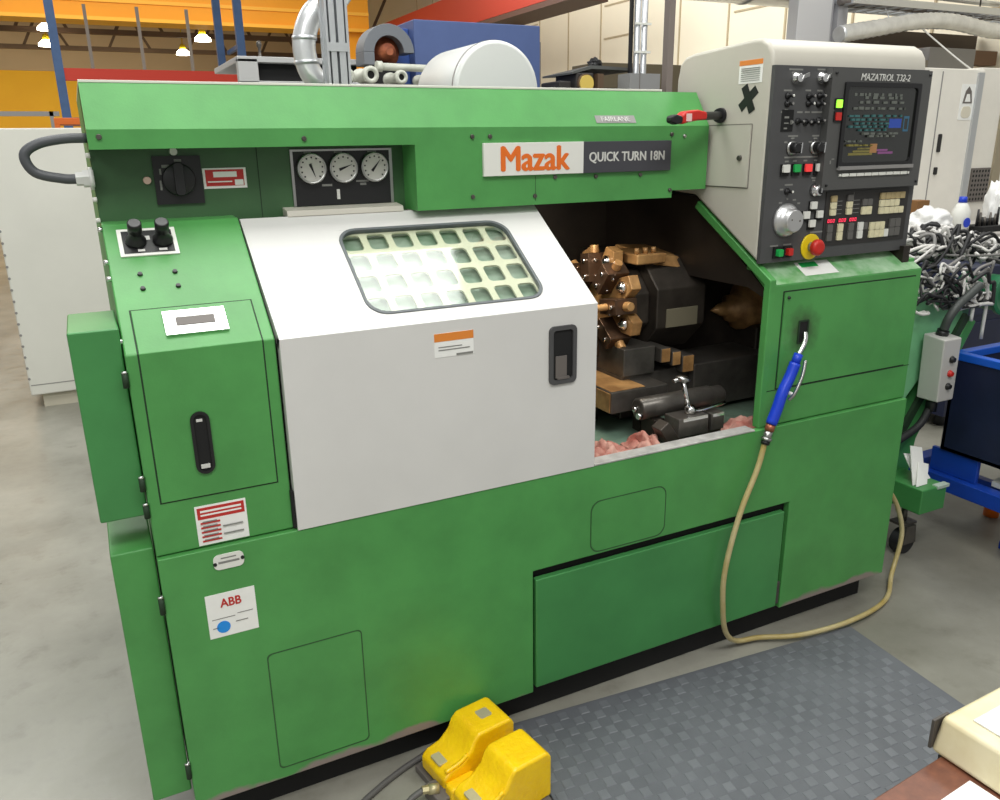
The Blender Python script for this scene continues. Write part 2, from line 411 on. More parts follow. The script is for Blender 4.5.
b = M(FY(-.0035)); b.m(0).ring(rr(.101, .916, .139, 1.052, .019), rr(.107, .922, .133, 1.046, .013), 0, .005); b.m(1).rrect(.107, .922, .133, 1.046, .013, 0, .0012)
b.m(2).box(.111, .129, .928, .937, .0012, .003); b.m(2).box(.113, .125, 1.03, 1.036, .0012, .002)
b.done('slot_handle', hous, [BLACK, BLACKM, PRINTW], .0)
# selector plate with two knobs
v0 = math.hypot(.215, .215*.757); v1 = math.hypot(.282, .282*.757)
plate('selector_plate', CS, .027, v0, .145, v1, [WPLAST, BLACK, PRINTW], [(.07, .09, .93, .91, 1), (.30, .14, .42, .22, 2), (.66, .14, .80, .22, 2), (.46, .55, .54, .7, 2), (.9, .55, .94, .7, 2)], hous, t=.003)
for u in (.062, .116):
    b = M(CS); c = (v0+v1)/2
    b.lathe((u, c, .004), (0, 0, 1), [(0, .021), (.006, .021), (.012, .015), (.022, .0125), (.03, .0125), (.03, .0145), (.052, .0145), (.054, .012)], 20)
    b.m(1).cyl((u, c, .054), (u, c, .0546), .011, .011, 16); b.m(0).box(u-.003, u+.003, c-.008, c+.008, .0546, .0552)
    b.done('selector_knob', hous, [BLACK, GREY])
for u, v in ((.057, .216), (.126, .216), (.057, .174), (.126, .174)): screw(CS, u, v, hous, .006, BLACK)
for z, y in ((1.40, .29), (1.34, .2), (1.31, .165), (1.205, .03)):
    b = M(); b.cyl((.001, y, z), (-.008, y, z), .006, .005, 10); b.done('side_bolt', hous, CHROME)
for z in (1.15, .93, .87):
    b = M(); b.cyl((-.005, -.002, z-.03), (-.005, -.002, z), .006, .006, 10); b.m(1).cyl((-.005, -.002, z), (-.005, -.002, z+.004), .007, .005, 10); b.done('hinge_pin', hous, [SEAM, CHROME])
for z in (.66, .23):
    b = M(); b.cyl((-.005, -.014, z-.04), (-.005, -.014, z), .006, .006, 10); b.m(1).cyl((-.005, -.014, z), (-.005, -.014, z+.004), .007, .005, 10); b.done('hinge_pin', skirt, [SEAM, CHROME])
# side boxes
b = M(); b.box(-.093, -.002, .022, .235, .836, 1.234); b.done('side_enclosure', L, GREEN_C, .004)
b = M(); b.prism([(.03, .12), (.03, .757), (.05, .762), (.24, .762), (.24, .12)], 'x', -.087, -.003); b.done('side_enclosure', L, GREEN, .004)
# labels on the left
plate('warning_label', FY(0), .086, .752, .191, .843, [PAPER, REDL, PRINTG],
      [(.04, .66, .96, .95, 1), (.1, .83, .9, .88, 0), (.1, .74, .9, .78, 0)]+[(.08, .08+.115*k, .46, .12+.115*k, 1) for k in range(5)]+[(.12, .125+.115*k, .4, .145+.115*k, 2) for k in range(5)]+[(.5, .2, .9, .22, 2), (.5, .4, .9, .42, 2)], hous, t=.0012)
b = M(FY(-.012)); b.rrect(.108, .693, .172, .728, .012, 0, .003); b.m(1).box(.118, .162, .707, .712, .003, .0034); b.box(.124, .156, .718, .721, .003, .0034)
b.m(2).cyl((.111, .708, .002), (.111, .708, .005), .004); b.cyl((.169, .712, .002), (.169, .712, .005), .004)
b.done('oval_plate', skirt, [WPLAST, PRINTG, BLACK])
asset = plate('asset_label', FY(-.012), .081, .529, .186, .636, [PAPER, PRINTG], [(.08, .42, .55, .435, 1), (.6, .46, .92, .475, 1), (.08, .22, .2, .235, 1), (.55, .28, .8, .295, 1)], L, t=.0012)
text('label_lettering', 'ABB', FY(-.012), .111, .602, .155, .622, REDL, asset, .0016, .03)
b = M(FY(-.012)); b.cyl((.112, .553, .0012), (.112, .553, .0022), .0145, .0145, 24); b.done('blue_sticker', asset, BLUEL)

# hood / top cover
def hoodp(zb, o=0.): return [(.27+o, zb), (.27+o, 1.605), (.335+o, 1.70), (.37, 1.70), (.37, zb)]
b = M(); b.prism([(.27, 1.565), (.27, 1.605), (.335, 1.70), (.45, 1.70), (.45, 1.565)], 'x', 0, .722); b.prism(hoodp(1.406), 'x', .722, 1.515)
b.prism(hoodp(1.426, .006), 'x', 1.517, 1.645)
hood = b.done('top_cover', L, GREEN)
b = M(); b.box(0, 1.515, .335, 1.18, 1.7005, 1.706); b.done('roof_sheet', L, mat('pale_roof_edge', (226, 226, 214), .5), .001)
b = M(); b.box(0, 1.65, 1.16, 1.19, .74, 1.70); b.box(0, .02, .37, 1.16, .74, 1.70); b.box(.02, .283, .40, 1.16, .74, 1.40); b.done('rear_cladding', L, GREEN)
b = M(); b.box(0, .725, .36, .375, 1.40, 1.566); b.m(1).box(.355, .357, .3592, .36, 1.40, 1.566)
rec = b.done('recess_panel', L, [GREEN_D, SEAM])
R = FY(.36)
sw = plate('isolator_plate', R, .124, 1.443, .227, 1.549, [BLACK, PRINTG], [(.12, .62, .16, .74, 1), (.18, .76, .34, .82, 1), (.45, .88, .6, .93, 1), (.1, .3, .14, .5, 1)], rec, t=.006)
b = M(R); b.lathe((.176, 1.497, .006), (0, 0, 1), [(0, .036), (.008, .036), (.010, .033)], 28); b.rrect(.165, 1.462, .187, 1.535, .008, .01, .026)
b.done('isolator_knob', rec, BLACK, .002)
plate('danger_label', R, .229, 1.474, .327, 1.520, [PAPER, REDL], [(.06, .12, .94, .92, 1), (.24, .55, .78, .82, 0), (.1, .3, .66, .36, 0), (.72, .14, .92, .42, 0)], rec)
for u, v, mm in ((.172, 1.558, WPLAST), (.109, 1.497, mat('pink_button', (224, 190, 176), .5))):
    b = M(R); b.cyl((u, v, 0), (u, v, .006), .009, .008, 16); b.done('indicator_lamp', rec, mm)
gp = plate('gauge_panel', R, .433, 1.425, .690, 1.558, [STEEL, BLACK, PRINTG, PRINTW],
           [(.025, .0, .97, .965, 1), (.13, .93, .2, .955, 2), (.42, .93, .5, .955, 2), (.75, .93, .84, .955, 2), (.28, .34, .38, .38, 2), (.62, .40, .75, .43, 2), (.66, .34, .72, .38, 2), (.42, .10, .45, .28, 3)], rec, t=.006)
for u, a in ((.481, -70), (.560, 20), (.640, 50)):
    b = M(R); b.m(0).lathe((u, 1.513, .006), (0, 0, 1), [(0, .036), (.014, .036), (.016, .033), (.010, .031)], 28)
    b.m(1).cyl((u, 1.513, .0161), (u, 1.513, .0175), .031, .031, 28)
    c, s_ = math.cos(math.radians(a)), math.sin(math.radians(a))
    b.m(2).hull([(u-.012*c+.0035*s_, 1.513-.012*s_-.0035*c, .0176), (u-.012*c-.0035*s_, 1.513-.012*s_+.0035*c, .0176), (u+.024*c, 1.513+.024*s_, .0176)],
                [(u-.012*c+.0035*s_, 1.513-.012*s_-.0035*c, .0186), (u-.012*c-.0035*s_, 1.513-.012*s_+.0035*c, .0186), (u+.024*c, 1.513+.024*s_, .0186)])
    for k in range(11):
        t = math.radians(225-27*k); b.box(u+.026*math.cos(t)-.0018, u+.026*math.cos(t)+.0018, 1.513+.026*math.sin(t)-.0018, 1.513+.026*math.sin(t)+.0018, .0176, .0184)
    b.done('pressure_gauge', rec, [STEEL, mat('gauge_face', (208, 206, 200), .4), BLACK])
b = M(); b.prism([(.31, 1.404), (.315, 1.418), (.37, 1.425), (.37, 1.404)], 'x', .405, .70); b.done('gauge_ledge', L, CREAM, .002)
for u, v in ((.022, 1.59), (.45, 1.582), (.877, 1.582), (.927, 1.582), (.875, 1.434), (1.058, 1.429), (1.505, 1.582), (1.507, 1.428), (1.12, 1.476), (1.25, 1.474), (1.40, 1.474)): screw(FY(.27), u, v, hood, .0065)
screw(FY(.276), 1.556, 1.577, hood, .006, STEEL)
b = M(FY(.27)); b.box(1.0595, 1.0605, 1.416, 1.48, 0, .0006); b.done('panel_seam', hood, SEAM)
sign = plate('name_sign', FY(.27), .904, 1.484, 1.498, 1.566, [WPLAST, mat('sign_charcoal', (66, 66, 72), .4)], [], L, w=.0, t=.010, bev=.001)
b = M(FY(.27)); b.box(1.2035, 1.4985, 1.4838, 1.5662, 0, .0108); b.done('sign_half', sign, mat('sign_charcoal', (66, 66, 72), .4), .001)
text('sign_lettering', 'Mazak', FY(.27), .955, 1.496, 1.158, 1.556, mat('logo_orange', (226, 110, 32), .4), sign, .0105, .05)
text('sign_lettering', 'QUICK TURN 18N', FY(.27), 1.222, 1.509, 1.474, 1.538, PRINTW, sign, .0112, .03)
stk = plate('name_sticker', HS, 1.254, .010, 1.385, .034, [GREY], [], L, t=.001)
text('sticker_lettering', 'FAIRLANE', HS, 1.272, .0145, 1.365, .0295, PRINTW, stk, .0014, .006)

# sliding door
D0, D1 = .294, 1.078
T = .03
def VV(y): return (y+.015)/.306*math.hypot(.306, .206)
b = M()
b.box(D0, D1, -.015, .013, .746, 1.183)                                     # front sheet
wl, wr, wb, wt = .506, .955, VV(.020), VV(.263)
vt = VV(.315)
fr0 = M(DS)
door = None
bm = b
b.fr = DS
b.box(D0, wl, 0, vt, -T, 0); b.box(wr, D1, 0, vt, -T, 0); b.box(wl, wr, 0, wb, -T, 0); b.box(wl, wr, wt, vt, -T, 0)
b.fr = Matrix()
door = b.done('sliding_door', L, WHITE)
b = M(DS)
b.ring(rr(wl-.003, wb-.003, wr+.003, wt+.003, .05, 7), rr(wl+.005, wb+.005, wr-.005, wt-.005, .044, 7), -.010, .0025)
b.done('window_gasket', door, mat('grey_gasket', (92, 98, 100), .5), .0015)
# corner fillets behind the gasket
b = M(DS)
for cx, cy, sx, sy in ((wl, wb, 1, 1), (wr, wb, -1, 1), (wl, wt, 1, -1), (wr, wt, -1, -1)):
    pts = [(cx, cy)]+[(cx+sx*(.05-.05*math.sin(t)), cy+sy*(.05-.05*math.cos(t))) for t in [PI/2*k/6 for k in range(7)]]
    if sx*sy < 0: pts = pts[::-1]
    b.prism(pts, 'z', -.02, -.0005)
b.done('window_corner', door, WHITE)
b = M(DS); nx, ny = 7, 4
px = (wr-wl)/nx; py = (wt-wb)/ny; g = .0085
for i in range(nx):
    for j in range(ny):
        u0 = wl+i*px; v0_ = wb+j*py
        outer = rr(u0, v0_, u0+px, v0_+py, 1e-4, 3); inner = rr(u0+g, v0_+g, u0+px-g, v0_+py-g, .011, 3)
        b.ring(outer, inner, -.016, -.011)
b.done('window_lattice', door, CREAM2)
b = M(DS); b.box(wl, wr, wb, wt, -.034, -.030); b.done('inner_panel', door, MILK_REFL)
b = M(DS); b.box(wl, wr, wb, wt, -.006, -.004); b.done('window_pane', door, GLASS)
hy = FY(-.015)
b = M(hy); b.m(0).ring(rr(.938, .990, 1.016, 1.138, .014), rr(.949, 1.002, 1.005, 1.127, .008), 0, .006); b.m(1).rrect(.949, 1.002, 1.005, 1.127, .008, 0, .001)
b.m(2).box(.956, .988, 1.006, 1.062, .001, .0045); b.m(2).box(.960, .994, 1.003, 1.009, .001, .008)
b.done('recessed_handle', door, [FASCIA, BLACKM, GREYD], .001)
plate('caution_label', hy, .638, 1.099, .736, 1.155, [PAPER, ORANGE, PRINTG], [(.0, .66, 1, 1, 1), (.1, .4, .7, .44, 2), (.1, .28, .9, .32, 2), (.55, .02, .98, .1, 2)], door, t=.001)
b = M(); b.box(D0, D1, .013, .022, .742, .752); b.done('door_track', L, DSTEEL)

# right jamb and housing
b = M(); b.prism([(.0, .745), (.0, 1.186), (.33, 1.388), (.345, 1.366), (.026, 1.172), (.026, .745)], 'x', 1.664, 1.688); jam = b.done('opening_frame', L, GREEN, .004)
b = M(); b.prism([(.0, .747), (.0, 1.170), (.085, 1.222), (.12, 1.222), (.12, 1.20), (.1, 1.20), (.035, 1.15), (.035, .747)], 'x', 1.683, 2.3); b.box(2.272, 2.3, .03, 1.16, .747, 1.2)
b.box(1.69, 2.3, .9, 1.19, .747, 1.2)
rh = b.done('right_housing', L, GREEN, .004)
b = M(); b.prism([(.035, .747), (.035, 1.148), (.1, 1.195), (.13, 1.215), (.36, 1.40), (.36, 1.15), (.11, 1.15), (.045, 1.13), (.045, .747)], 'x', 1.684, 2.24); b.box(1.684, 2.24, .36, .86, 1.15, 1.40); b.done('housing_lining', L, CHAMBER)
b = M(FY(0)); b.m(0).ring(rr(1.716, .859, 2.274, 1.152, .003, 2), rr(1.720, .863, 2.270, 1.148, .003, 2), 0, .0008); b.m(1).box(1.7205, 2.2695, .8635, 1.1475, 0, .004)
b.done('housing_panel', rh, [SEAM, SOOT])
b = M(FY(-.004)); b.ring(rr(1.783, .990, 1.824, 1.060, .003, 2), rr(1.788, .995, 1.819, 1.055, .002, 2), 0, .0025); b.m(1).box(1.788, 1.819, .995, 1.055, 0, .0008); b.done('tool_slot', rh, [SEAM, BLACKM])
b = M(FY(0)); b.box(1.685, 2.30, .8565, .8585, 0, .0008); b.done('housing_seam', rh, SEAM)
screw(FY(-.004), 1.735, 1.132, rh, .005, BLACK)
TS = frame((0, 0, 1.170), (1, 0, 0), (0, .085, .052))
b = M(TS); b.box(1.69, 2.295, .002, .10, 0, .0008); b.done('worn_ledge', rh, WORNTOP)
plate('adhesive_label', TS, 1.82, .025, 1.955, .085, [PAPER, BTNG], [(.1, .6, .6, .95, 1)], rh, w=.001, t=.0006)

# control console
def cprof():
    return [(.055, 1.228), (.055, 1.752), (.06, 1.785), (.075, 1.808), (.10, 1.822), (.13, 1.825), (.38, 1.812), (.42, 1.805), (.445, 1.785), (.455, 1.74), (.46, 1.412), (.345, 1.405)]
b = M(); b.prism(cprof(), 'x', 1.66, 2.27); con = b.done('control_console', L, CREAM, .012, 3)
b = M(); b.box(1.661, 2.268, .045, .058, 1.228, 1.752); FA = FY(.045)
b.fr = FA; b.m(1)
for u, v, w_ in ((1.735, 1.742, .05), (1.735, 1.734, .03), (1.828, 1.744, .03), (1.828, 1.737, .014), (1.712, 1.689, .03), (1.712, 1.640, .012), (1.786, 1.690, .02), (1.83, 1.690, .02), (1.712, 1.634, .038), (1.762, 1.634, .02), (1.79, 1.634, .018), (1.826, 1.634, .04), (1.745, 1.572, .036), (1.745, 1.566, .012), (1.83, 1.572, .026), (1.83, 1.565, .014), (1.72, 1.556, .012), (1.812, 1.556, .012), (1.785, 1.516, .13), (1.73, 1.505, .014), (1.76, 1.506, .014), (1.80, 1.506, .014), (1.84, 1.506, .014), (1.84, 1.458, .02), (1.84, 1.451, .012), (1.745, 1.442, .03), (1.72, 1.43, .012), (1.72, 1.394, .012), (1.745, 1.403, .006), (1.772, 1.40, .012), (1.79, 1.39, .01), (1.71, 1.275, .03), (1.76, 1.276, .03), (1.87, 1.305, .05), (1.858, 1.62, .003)):
    b.box(u-w_/2, u+w_/2, v-.0022, v+.0022, 0, .0006)
b.box(1.862, 1.864, 1.64, 1.68, 0, .0006)
con_f = b.done('fascia', con, [FASCIA, PRINTG])
S = FS(1.66)
plate('hazard_label', S, -.180, 1.712, -.090, 1.772, [PAPER, ORANGE, PRINTG], [(0, .78, 1, 1, 1)]+[(.1, .1+.09*k, .9, .12+.09*k, 2) for k in range(7)], con, t=.001)
b = M(S)
for a, l, w in ((38, .050, .012), (-62, .050, .012)):
    c, s_ = math.cos(math.radians(a)), math.sin(math.radians(a)); cx, cy = -.137, 1.672
    q = [(cx+c*x-s_*y, cy+s_*x+c*y) for x, y in ((-l/1.3, -w), (l/1.3, -w), (l/1.3, w), (-l/1.3, w))]
    b.prism(q, 'z', 0, .0012 if a > 0 else .0018)
b.done('black_tape_cross', con, BLACK)
b = M(S); b.m(0).ring(rr(-.302, 1.432, -.112, 1.607, .003, 2), rr(-.299, 1.435, -.115, 1.604, .003, 2), 0, .0008); b.m(1).box(-.2985, -.1155, 1.4355, 1.6035, 0, .004)
b.m(2).cyl((-.15, 1.515, .004), (-.15, 1.515, .010), .008, .007, 16)
b.done('side_hatch', con, [mat('hatch_gap', (120, 116, 108), .6), CREAM, DSTEEL])
b = M(); b.box(1.846, 2.250, .020, .046, 1.424, 1.747)
b.m(1).fr = FY(.020); b.box(1.868, 1.872, 1.495, 1.505, 0, .001); b.box(1.874, 1.884, 1.507, 1.51, 0, .001)
bez = b.done('screen_bezel', con, [BEZEL, PRINTG])
BZ = FY(.020)
b = M(BZ); b.m(0).ring(rr(1.895, 1.484, 2.205, 1.712, .004, 2), rr(1.908, 1.497, 2.192, 1.700, .010, 2), 0, .006); b.m(1).box(1.897, 2.204, 1.478, 1.488, 0, .012)
b.done('screen_frame', con, [BLACK, GREY])
g = lambda r, e=.35: mat('screen_glow_%d_%d_%d' % r, r, .3, emit=e)
items = [(.64, .47, .82, .585, 2), (.85, .42, .865, .62, 3), (.915, .42, .93, .62, 3), (.85, .42, .93, .44, 3), (.85, .60, .93, .62, 3), (.10, .10, .44, .13, 4), (.16, .14, .46, .165, 4), (.22, .18, .44, .20, 4), (.40, .13, .50, .25, 5), (.52, .11, .74, .14, 6), (.50, .15, .66, .175, 6)]
rs = random.Random(3)
for v_, k_, u_a, u_b in ((.90, 7, .10, .80), (.86, 7, .25, .78), (.80, 7, .18, .84), (.72, 7, .10, .84), (.62, 1, .05, .80), (.57, 1, .08, .60), (.52, 1, .14, .62), (.475, 1, .06, .60), (.43, 1, .2, .58), (.38, 7, .26, .78), (.345, 7, .34, .76), (.28, 7, .04, .24), (.225, 4, .06, .40)):
    u_ = u_a
    while u_ < u_b:
        w_ = rs.uniform(.02, .075); items.append((u_, v_, min(u_+w_, u_b), v_+rs.uniform(.012, .024), k_)); u_ += w_+rs.uniform(.015, .07)
items = [(a, c*.98, d, e, k) for a, c, d, e, k in items]
b = M(BZ); b.box(1.906, 2.194, 1.495, 1.702, -.001, .0012)
for q_, (a, c, d, e, k) in enumerate(items):
    b.m(k).box(1.908+a*.284, 1.908+d*.284, 1.497+c*.203, 1.497+e*.203, .0012, .0014+.0001*q_)
b.done('display_screen', con, [SCREEN, g((52, 96, 96), .10), g((36, 66, 150), .16), g((46, 92, 118), .10), g((112, 104, 50), .14), g((150, 108, 66), .16), g((122, 70, 118), .14), g((92, 96, 90), .08)])
text('screen_lettering', 'MAZATROL T32-2', BZ, 1.955, 1.717, 2.155, 1.735, PRINTW, con, .0012, .025, .2)
for u, v, mm in ((1.877, 1.655, LAMPG), (1.878, 1.622, RED)):
    b = M(BZ); b.m(0).rrect(u-.0145, v-.0145, u+.0145, v+.0145, .003, 0, .004); b.m(1).rrect(u-.0105, v-.0105, u+.0105, v+.0105, .002, .004, .007); b.done('indicator_light', con, [BLACK, mm])
b = M(BZ)
for k in range(9): b.box(1.918+k*.0305, 1.918+k*.0305+.027, 1.459, 1.468, 0, .005)
b.box(1.908, 1.915, 1.460, 1.467, 0, .005); b.box(2.193, 2.20, 1.460, 1.467, 0, .005)
b.done('soft_key_row', con, WPLAST, .001)
for u, v in ((1.859, 1.734), (2.240, 1.736), (1.862, 1.437), (2.238, 1.437)): screw(BZ, u, v, con, .004, BLACK)
# left-hand controls
def lever_key(u, v, nm='key_switch'):
    b = M(FA); b.m(0).lathe((u, v, 0), (0, 0, 1), [(0, .016), (.008, .015), (.012, .012), (.02, .011)], 20); b.m(1).prism([(u+.004, v-.004), (u+.03, v+.004), (u+.03, v+.014), (u+.010, v+.008)], 'z', .016, .022)
    b.done(nm, con, [CHROME, STEEL], .001)
lever_key(1.735, 1.720); lever_key(1.828, 1.722)
for u, v in ((1.712, 1.675), (1.712, 1.655), (1.79, 1.675), (1.79, 1.656), (1.83, 1.676), (1.829, 1.655), (1.757, 1.610), (1.785, 1.608), (1.812, 1.608), (1.835, 1.612), (1.74, 1.424)):
    b = M(FA); b.m(0).lathe((u, v, 0), (0, 0, 1), [(0, .0095), (.004, .009), (.006, .005), (.016, .004), (.020, .0055), (.022, .004)], 14); b.m(1).cyl((u+.001, v, .0221), (u+.001, v, .0235), .0035, .003, 10); b.done('toggle_switch', con, [BLACK, WPLAST if (u, v) in ((1.79, 1.656), (1.74, 1.424), (1.712, 1.675)) else GREY])
b = M(FA); b.m(0).box(1.697, 1.739, 1.584, 1.640, 0, .002); b.m(1).box(1.706, 1.722, 1.618, 1.623, .002, .0026); b.box(1.706, 1.722, 1.604, 1.607, .002, .0026); b.box(1.706, 1.718, 1.590, 1.594, .002, .0026); b.prism([(1.728, 1.602), (1.737, 1.608), (1.728, 1.614)], 'z', .002, .008); b.done('selector_block', con, [BLACKM, PRINTG])
for u, v in ((1.743, 1.541), (1.831, 1.541)):
    b = M(FA); b.m(0).lathe((u, v, 0), (0, 0, 1), [(0, .020), (.004, .020), (.008, .016)], 22); b.m(1).lathe((u, v, .008), (0, 0, 1), [(0, .0145), (.016, .0135), (.018, .011)], 20); b.m(2).prism([(u+.008, v-.014), (u+.012, v-.014), (u+.014, v+.013), (u+.010, v+.014)], 'z', .01, .028); b.done('rotary_selector', con, [STEEL, BLACK, CHROME])
for u, mm in ((1.722, WPLAST), (1.763, BTNG), (1.806, mat('red_button', (235, 60, 60), .4, emit=.25)), (1.848, WPLAST)):
    b = M(FA); b.m(0).box(u-.014, u+.014, 1.466, 1.498, 0, .006); b.m(1).rrect(u-.012, 1.476, u+.012, 1.497, .003, .006, .012); b.done('push_button', con, [BLACKM, mm])
b = M(FA); u, v = 1.846, 1.424; b.m(0).lathe((u, v, 0), (0, 0, 1), [(0, .019), (.01, .018), (.014, .014), (.022, .014)], 22); b.m(1).cyl((u+.004, v-.001, .022), (u+.004, v-.001, .024), .011, .01, 16); b.m(0).box(u+.001, u+.004, v-.006, v+.006, .024, .026); b.done('key_switch', con, [CHROME, BLACK])
b = M(FA); u, v = 1.744, 1.345; b.m(0).lathe((u, v, 0), (0, 0, 1), [(0, .047), (.006, .047), (.010, .043), (.018, .038), (.020, .032), (.036, .0315), (.039, .029)], 36); b.cyl((u, v, .039), (u, v, .0395), .027, .027, 28)
b.m(1).cyl((u+.016, v, .0395), (u+.016, v, .0402), .003, .003, 8); b.cyl((u-.014, v+.004, .0395), (u-.014, v+.004, .0402), .0025, .0025, 8)
b.done('jog_dial', con, [mat('satin_aluminium', (204, 204, 204), .32, .75), GREYD])
for u, v in ((1.842, 1.381), (1.817, 1.355), (1.869, 1.355), (1.842, 1.330)):
    b = M(FA); b.m(0).box(u-.013, u+.013, v-.017, v+.012, 0, .005); b.m(1).rrect(u-.0115, v-.009, u+.0115, v+.0115, .002, .005, .011); b.done('axis_button', con, [BLACKM, WPLAST])
b = M(FA); b.m(0).lathe((1.850, 1.264, 0), (0, 0, 1), [(0, .037), (.004, .037), (.005, .035)], 32); b.m(1).lathe((1.850, 1.264, .005), (0, 0, 1), [(0, .014), (.014, .013)], 20); b.m(2).lathe((1.850, 1.264, .019), (0, 0, 1), [(0, .02), (.004, .0235), (.014, .0235), (.02, .019), (.021, .012)], 24)
b.done('emergency_stop', con, [YELP, GREY, RED])
for u, mm in ((1.722, BTNG), (1.760, RED)):
    b = M(FA); b.m(0).box(u-.016, u+.016, 1.240, 1.272, 0, .006); b.m(1).rrect(u-.009, 1.246, u+.009, 1.266, .003, .006, .018); b.done('push_button', con, [BLACKM, mm])
# keypad
b = M(FA); b.box(1.895, 2.245, 1.262, 1.417, 0, .0025); b.m(1)
for k in range(4):
    b.box(1.940, 1.962, 1.352+.012*k, 1.3535+.012*k, .0025, .003); b.box(2.006, 2.034, 1.352+.012*k, 1.3535+.012*k, .0025, .003)
b.box(1.94, 1.941, 1.350, 1.40, .0025, .003); b.box(2.006, 2.007, 1.350, 1.412, .0025, .003);
b.done('keypad_panel', con, [KEYPANEL, PRINTG])
def key(u, v, w_, h, mm): b = M(FA); b.rrect(u, v, u+w_, v+h, .002, .0025, .0075, 2); b.done('key', con, mm, 0)
for k in range(3): key(1.913+.0*k, 1.349+.0195*k, .022, .0178, [KEYC, KEYC, KEYT][k])
for k in range(3): key(1.979, 1.349+.0195*k, .022, .0178, [KEYC, KEYC, KEYG][k])
for i in range(2):
    key(2.043+.0215*i, 1.346, .020, .023, KEYC); key(2.043+.0215*i, 1.372, .020, .019, KEYG)
for j, (n, mm) in enumerate(((5, KEYC), (4, KEYC), (5, KEYT))):
    for i in range(n): key(2.118+.0215*i, 1.344+.0215*j, .0203, .0195, mm)
for u in (1.905, 1.951, 1.995):
    b = M(FA); b.box(u, u+.034, 1.327, 1.340, .0025, .0032); b.m(1)
    for q in range(3): b.ring([(u+.003+q*.0105, 1.3285), (u+.0105+q*.0105, 1.3285), (u+.0115+q*.0105, 1.3385), (u+.004+q*.0105, 1.3385)], [(u+.005+q*.0105, 1.3305), (u+.0088+q*.0105, 1.3305), (u+.0095+q*.0105, 1.3365), (u+.0058+q*.0105, 1.3365)], .0032, .0038)
    b.done('digit_display', con, [BLACKM, REDD])
for u, mm in ((1.908, KEYG), (1.951, KEYC), (1.995, KEYG), (2.036, WPLAST)):
    for k in range(2): key(u, 1.276+.0245*k, .021, .0235, mm)
key(2.060, 1.302, .015, .020, KEYG)
for j in range(2):
    for i in range(3): key(2.086+.0215*i, 1.275+.0235*j, .0205, .0225, KEYC)
key(2.1505, 1.275, .0185, .0225, WPLAST)
for j in range(2):
    for i in range(2): key(2.172+.0245*i, 1.276+.0265*j, .023, .025, KEYG)
# lever on the console side
b = M(); b.tube([(1.66, .243, 1.632), (1.585, .205, 1.630), (1.52, .175, 1.628)], .0115, 12); lev = b.done('stop_lever', L, BLACK)
b = M(); b.cyl((1.661, .244, 1.632), (1.645, .236, 1.632), .022, .020, 18); b.done('lever_hub', lev, BLACK)
b = M(); b.prism([(1.448, 1.606), (1.472, 1.612), (1.50, 1.616), (1.532, 1.618), (1.532, 1.638), (1.50, 1.644), (1.462, 1.640), (1.445, 1.630)], 'y', .150, .186); b.done('red_grip', lev, RED, .006, 3)
b = M(); b.prism([(1.412, 1.612), (1.43, 1.606), (1.45, 1.609), (1.455, 1.626), (1.43, 1.632), (1.412, 1.627)], 'y', .152, .180); b.done('grip_tip', lev, BLACK, .005)
b = M(); b.box(1.458, 1.476, .1485, .15, 1.614, 1.634); b.done('grip_band', lev, mat('pale_pink', (235, 200, 195), .5))

# cable loop at the left end
b = M(); b.tube([(.0, .345, 1.589), (-.045, .345, 1.588), (-.095, .345, 1.578), (-.123, .345, 1.556), (-.109, .345, 1.521), (-.06, .345, 1.507), (-.03, .345, 1.505)], .0105, 12); cl = b.done('cable_loop', L, mat('grey_conduit', (78, 80, 84), .45))
b = M(); b.cyl((-.034, .345, 1.505), (-.02, .345, 1.505), .015, .015, 6, smooth=False); b.cyl((-.02, .345, 1.505), (.002, .345, 1.505), .019, .019, 6, smooth=False); b.cyl((-.008, .345, 1.505), (.0, .345, 1.505), .024, .024, 16); b.done('cable_gland', cl, mat('white_gland', (215, 215, 212), .4))
for z in (1.553, 1.46, 1.415):
    b = M(); b.cyl((.001, .35, z), (-.008, .35, z), .006, .005, 10); b.done('side_bolt', rec, WPLAST)

# machine room: turret
TC = Vector((1.45, .50, 1.062))
b = M()
n = 8; outer = []
for k in range(n):
    a = 2*PI*(k+.35)/n
    for da, r in ((-.33, .118), (-.20, .158), (-.12, .190), (.12, .190), (.20, .158), (.33, .118)): outer.append((TC.y+r*math.cos(a+da), TC.z+r*math.sin(a+da)))
b.prism(outer, 'x', 1.425, 1.462)
tur = b.done('tool_turret', L, BRONZE, .003)
b = M()
for r, x0, x1 in ((.125, 1.462, 1.54), (.165, 1.54, 1.735), (.13, 1.735, 1.76)):
    b.prism([(TC.y+r*math.cos(2*PI*(k+.5)/8), TC.z-.005+r*math.sin(2*PI*(k+.5)/8)) for k in range(8)], 'x', x0, x1)
b.box(1.56, 2.1, .48, .85, .86, 1.2)
b.done('turret_body', tur, CAST, .006)
b = M(); b.box(1.485, 1.60, .385, .56, 1.195, 1.228); b.hull([(1.56, .40, 1.19), (1.74, .40, 1.16), (1.74, .62, 1.19), (1.56, .62, 1.215)], [(1.56, .42, 1.222), (1.74, .44, 1.20), (1.74, .62, 1.222), (1.56, .62, 1.235)]); b.done('turret_cap', tur, BRONZE, .006)
b = M(); b.box(1.575, 1.70, .342, .346, .995, 1.055); b.done('turret_plate', tur, mat('dull_plate', (112, 106, 88), .5), .001)
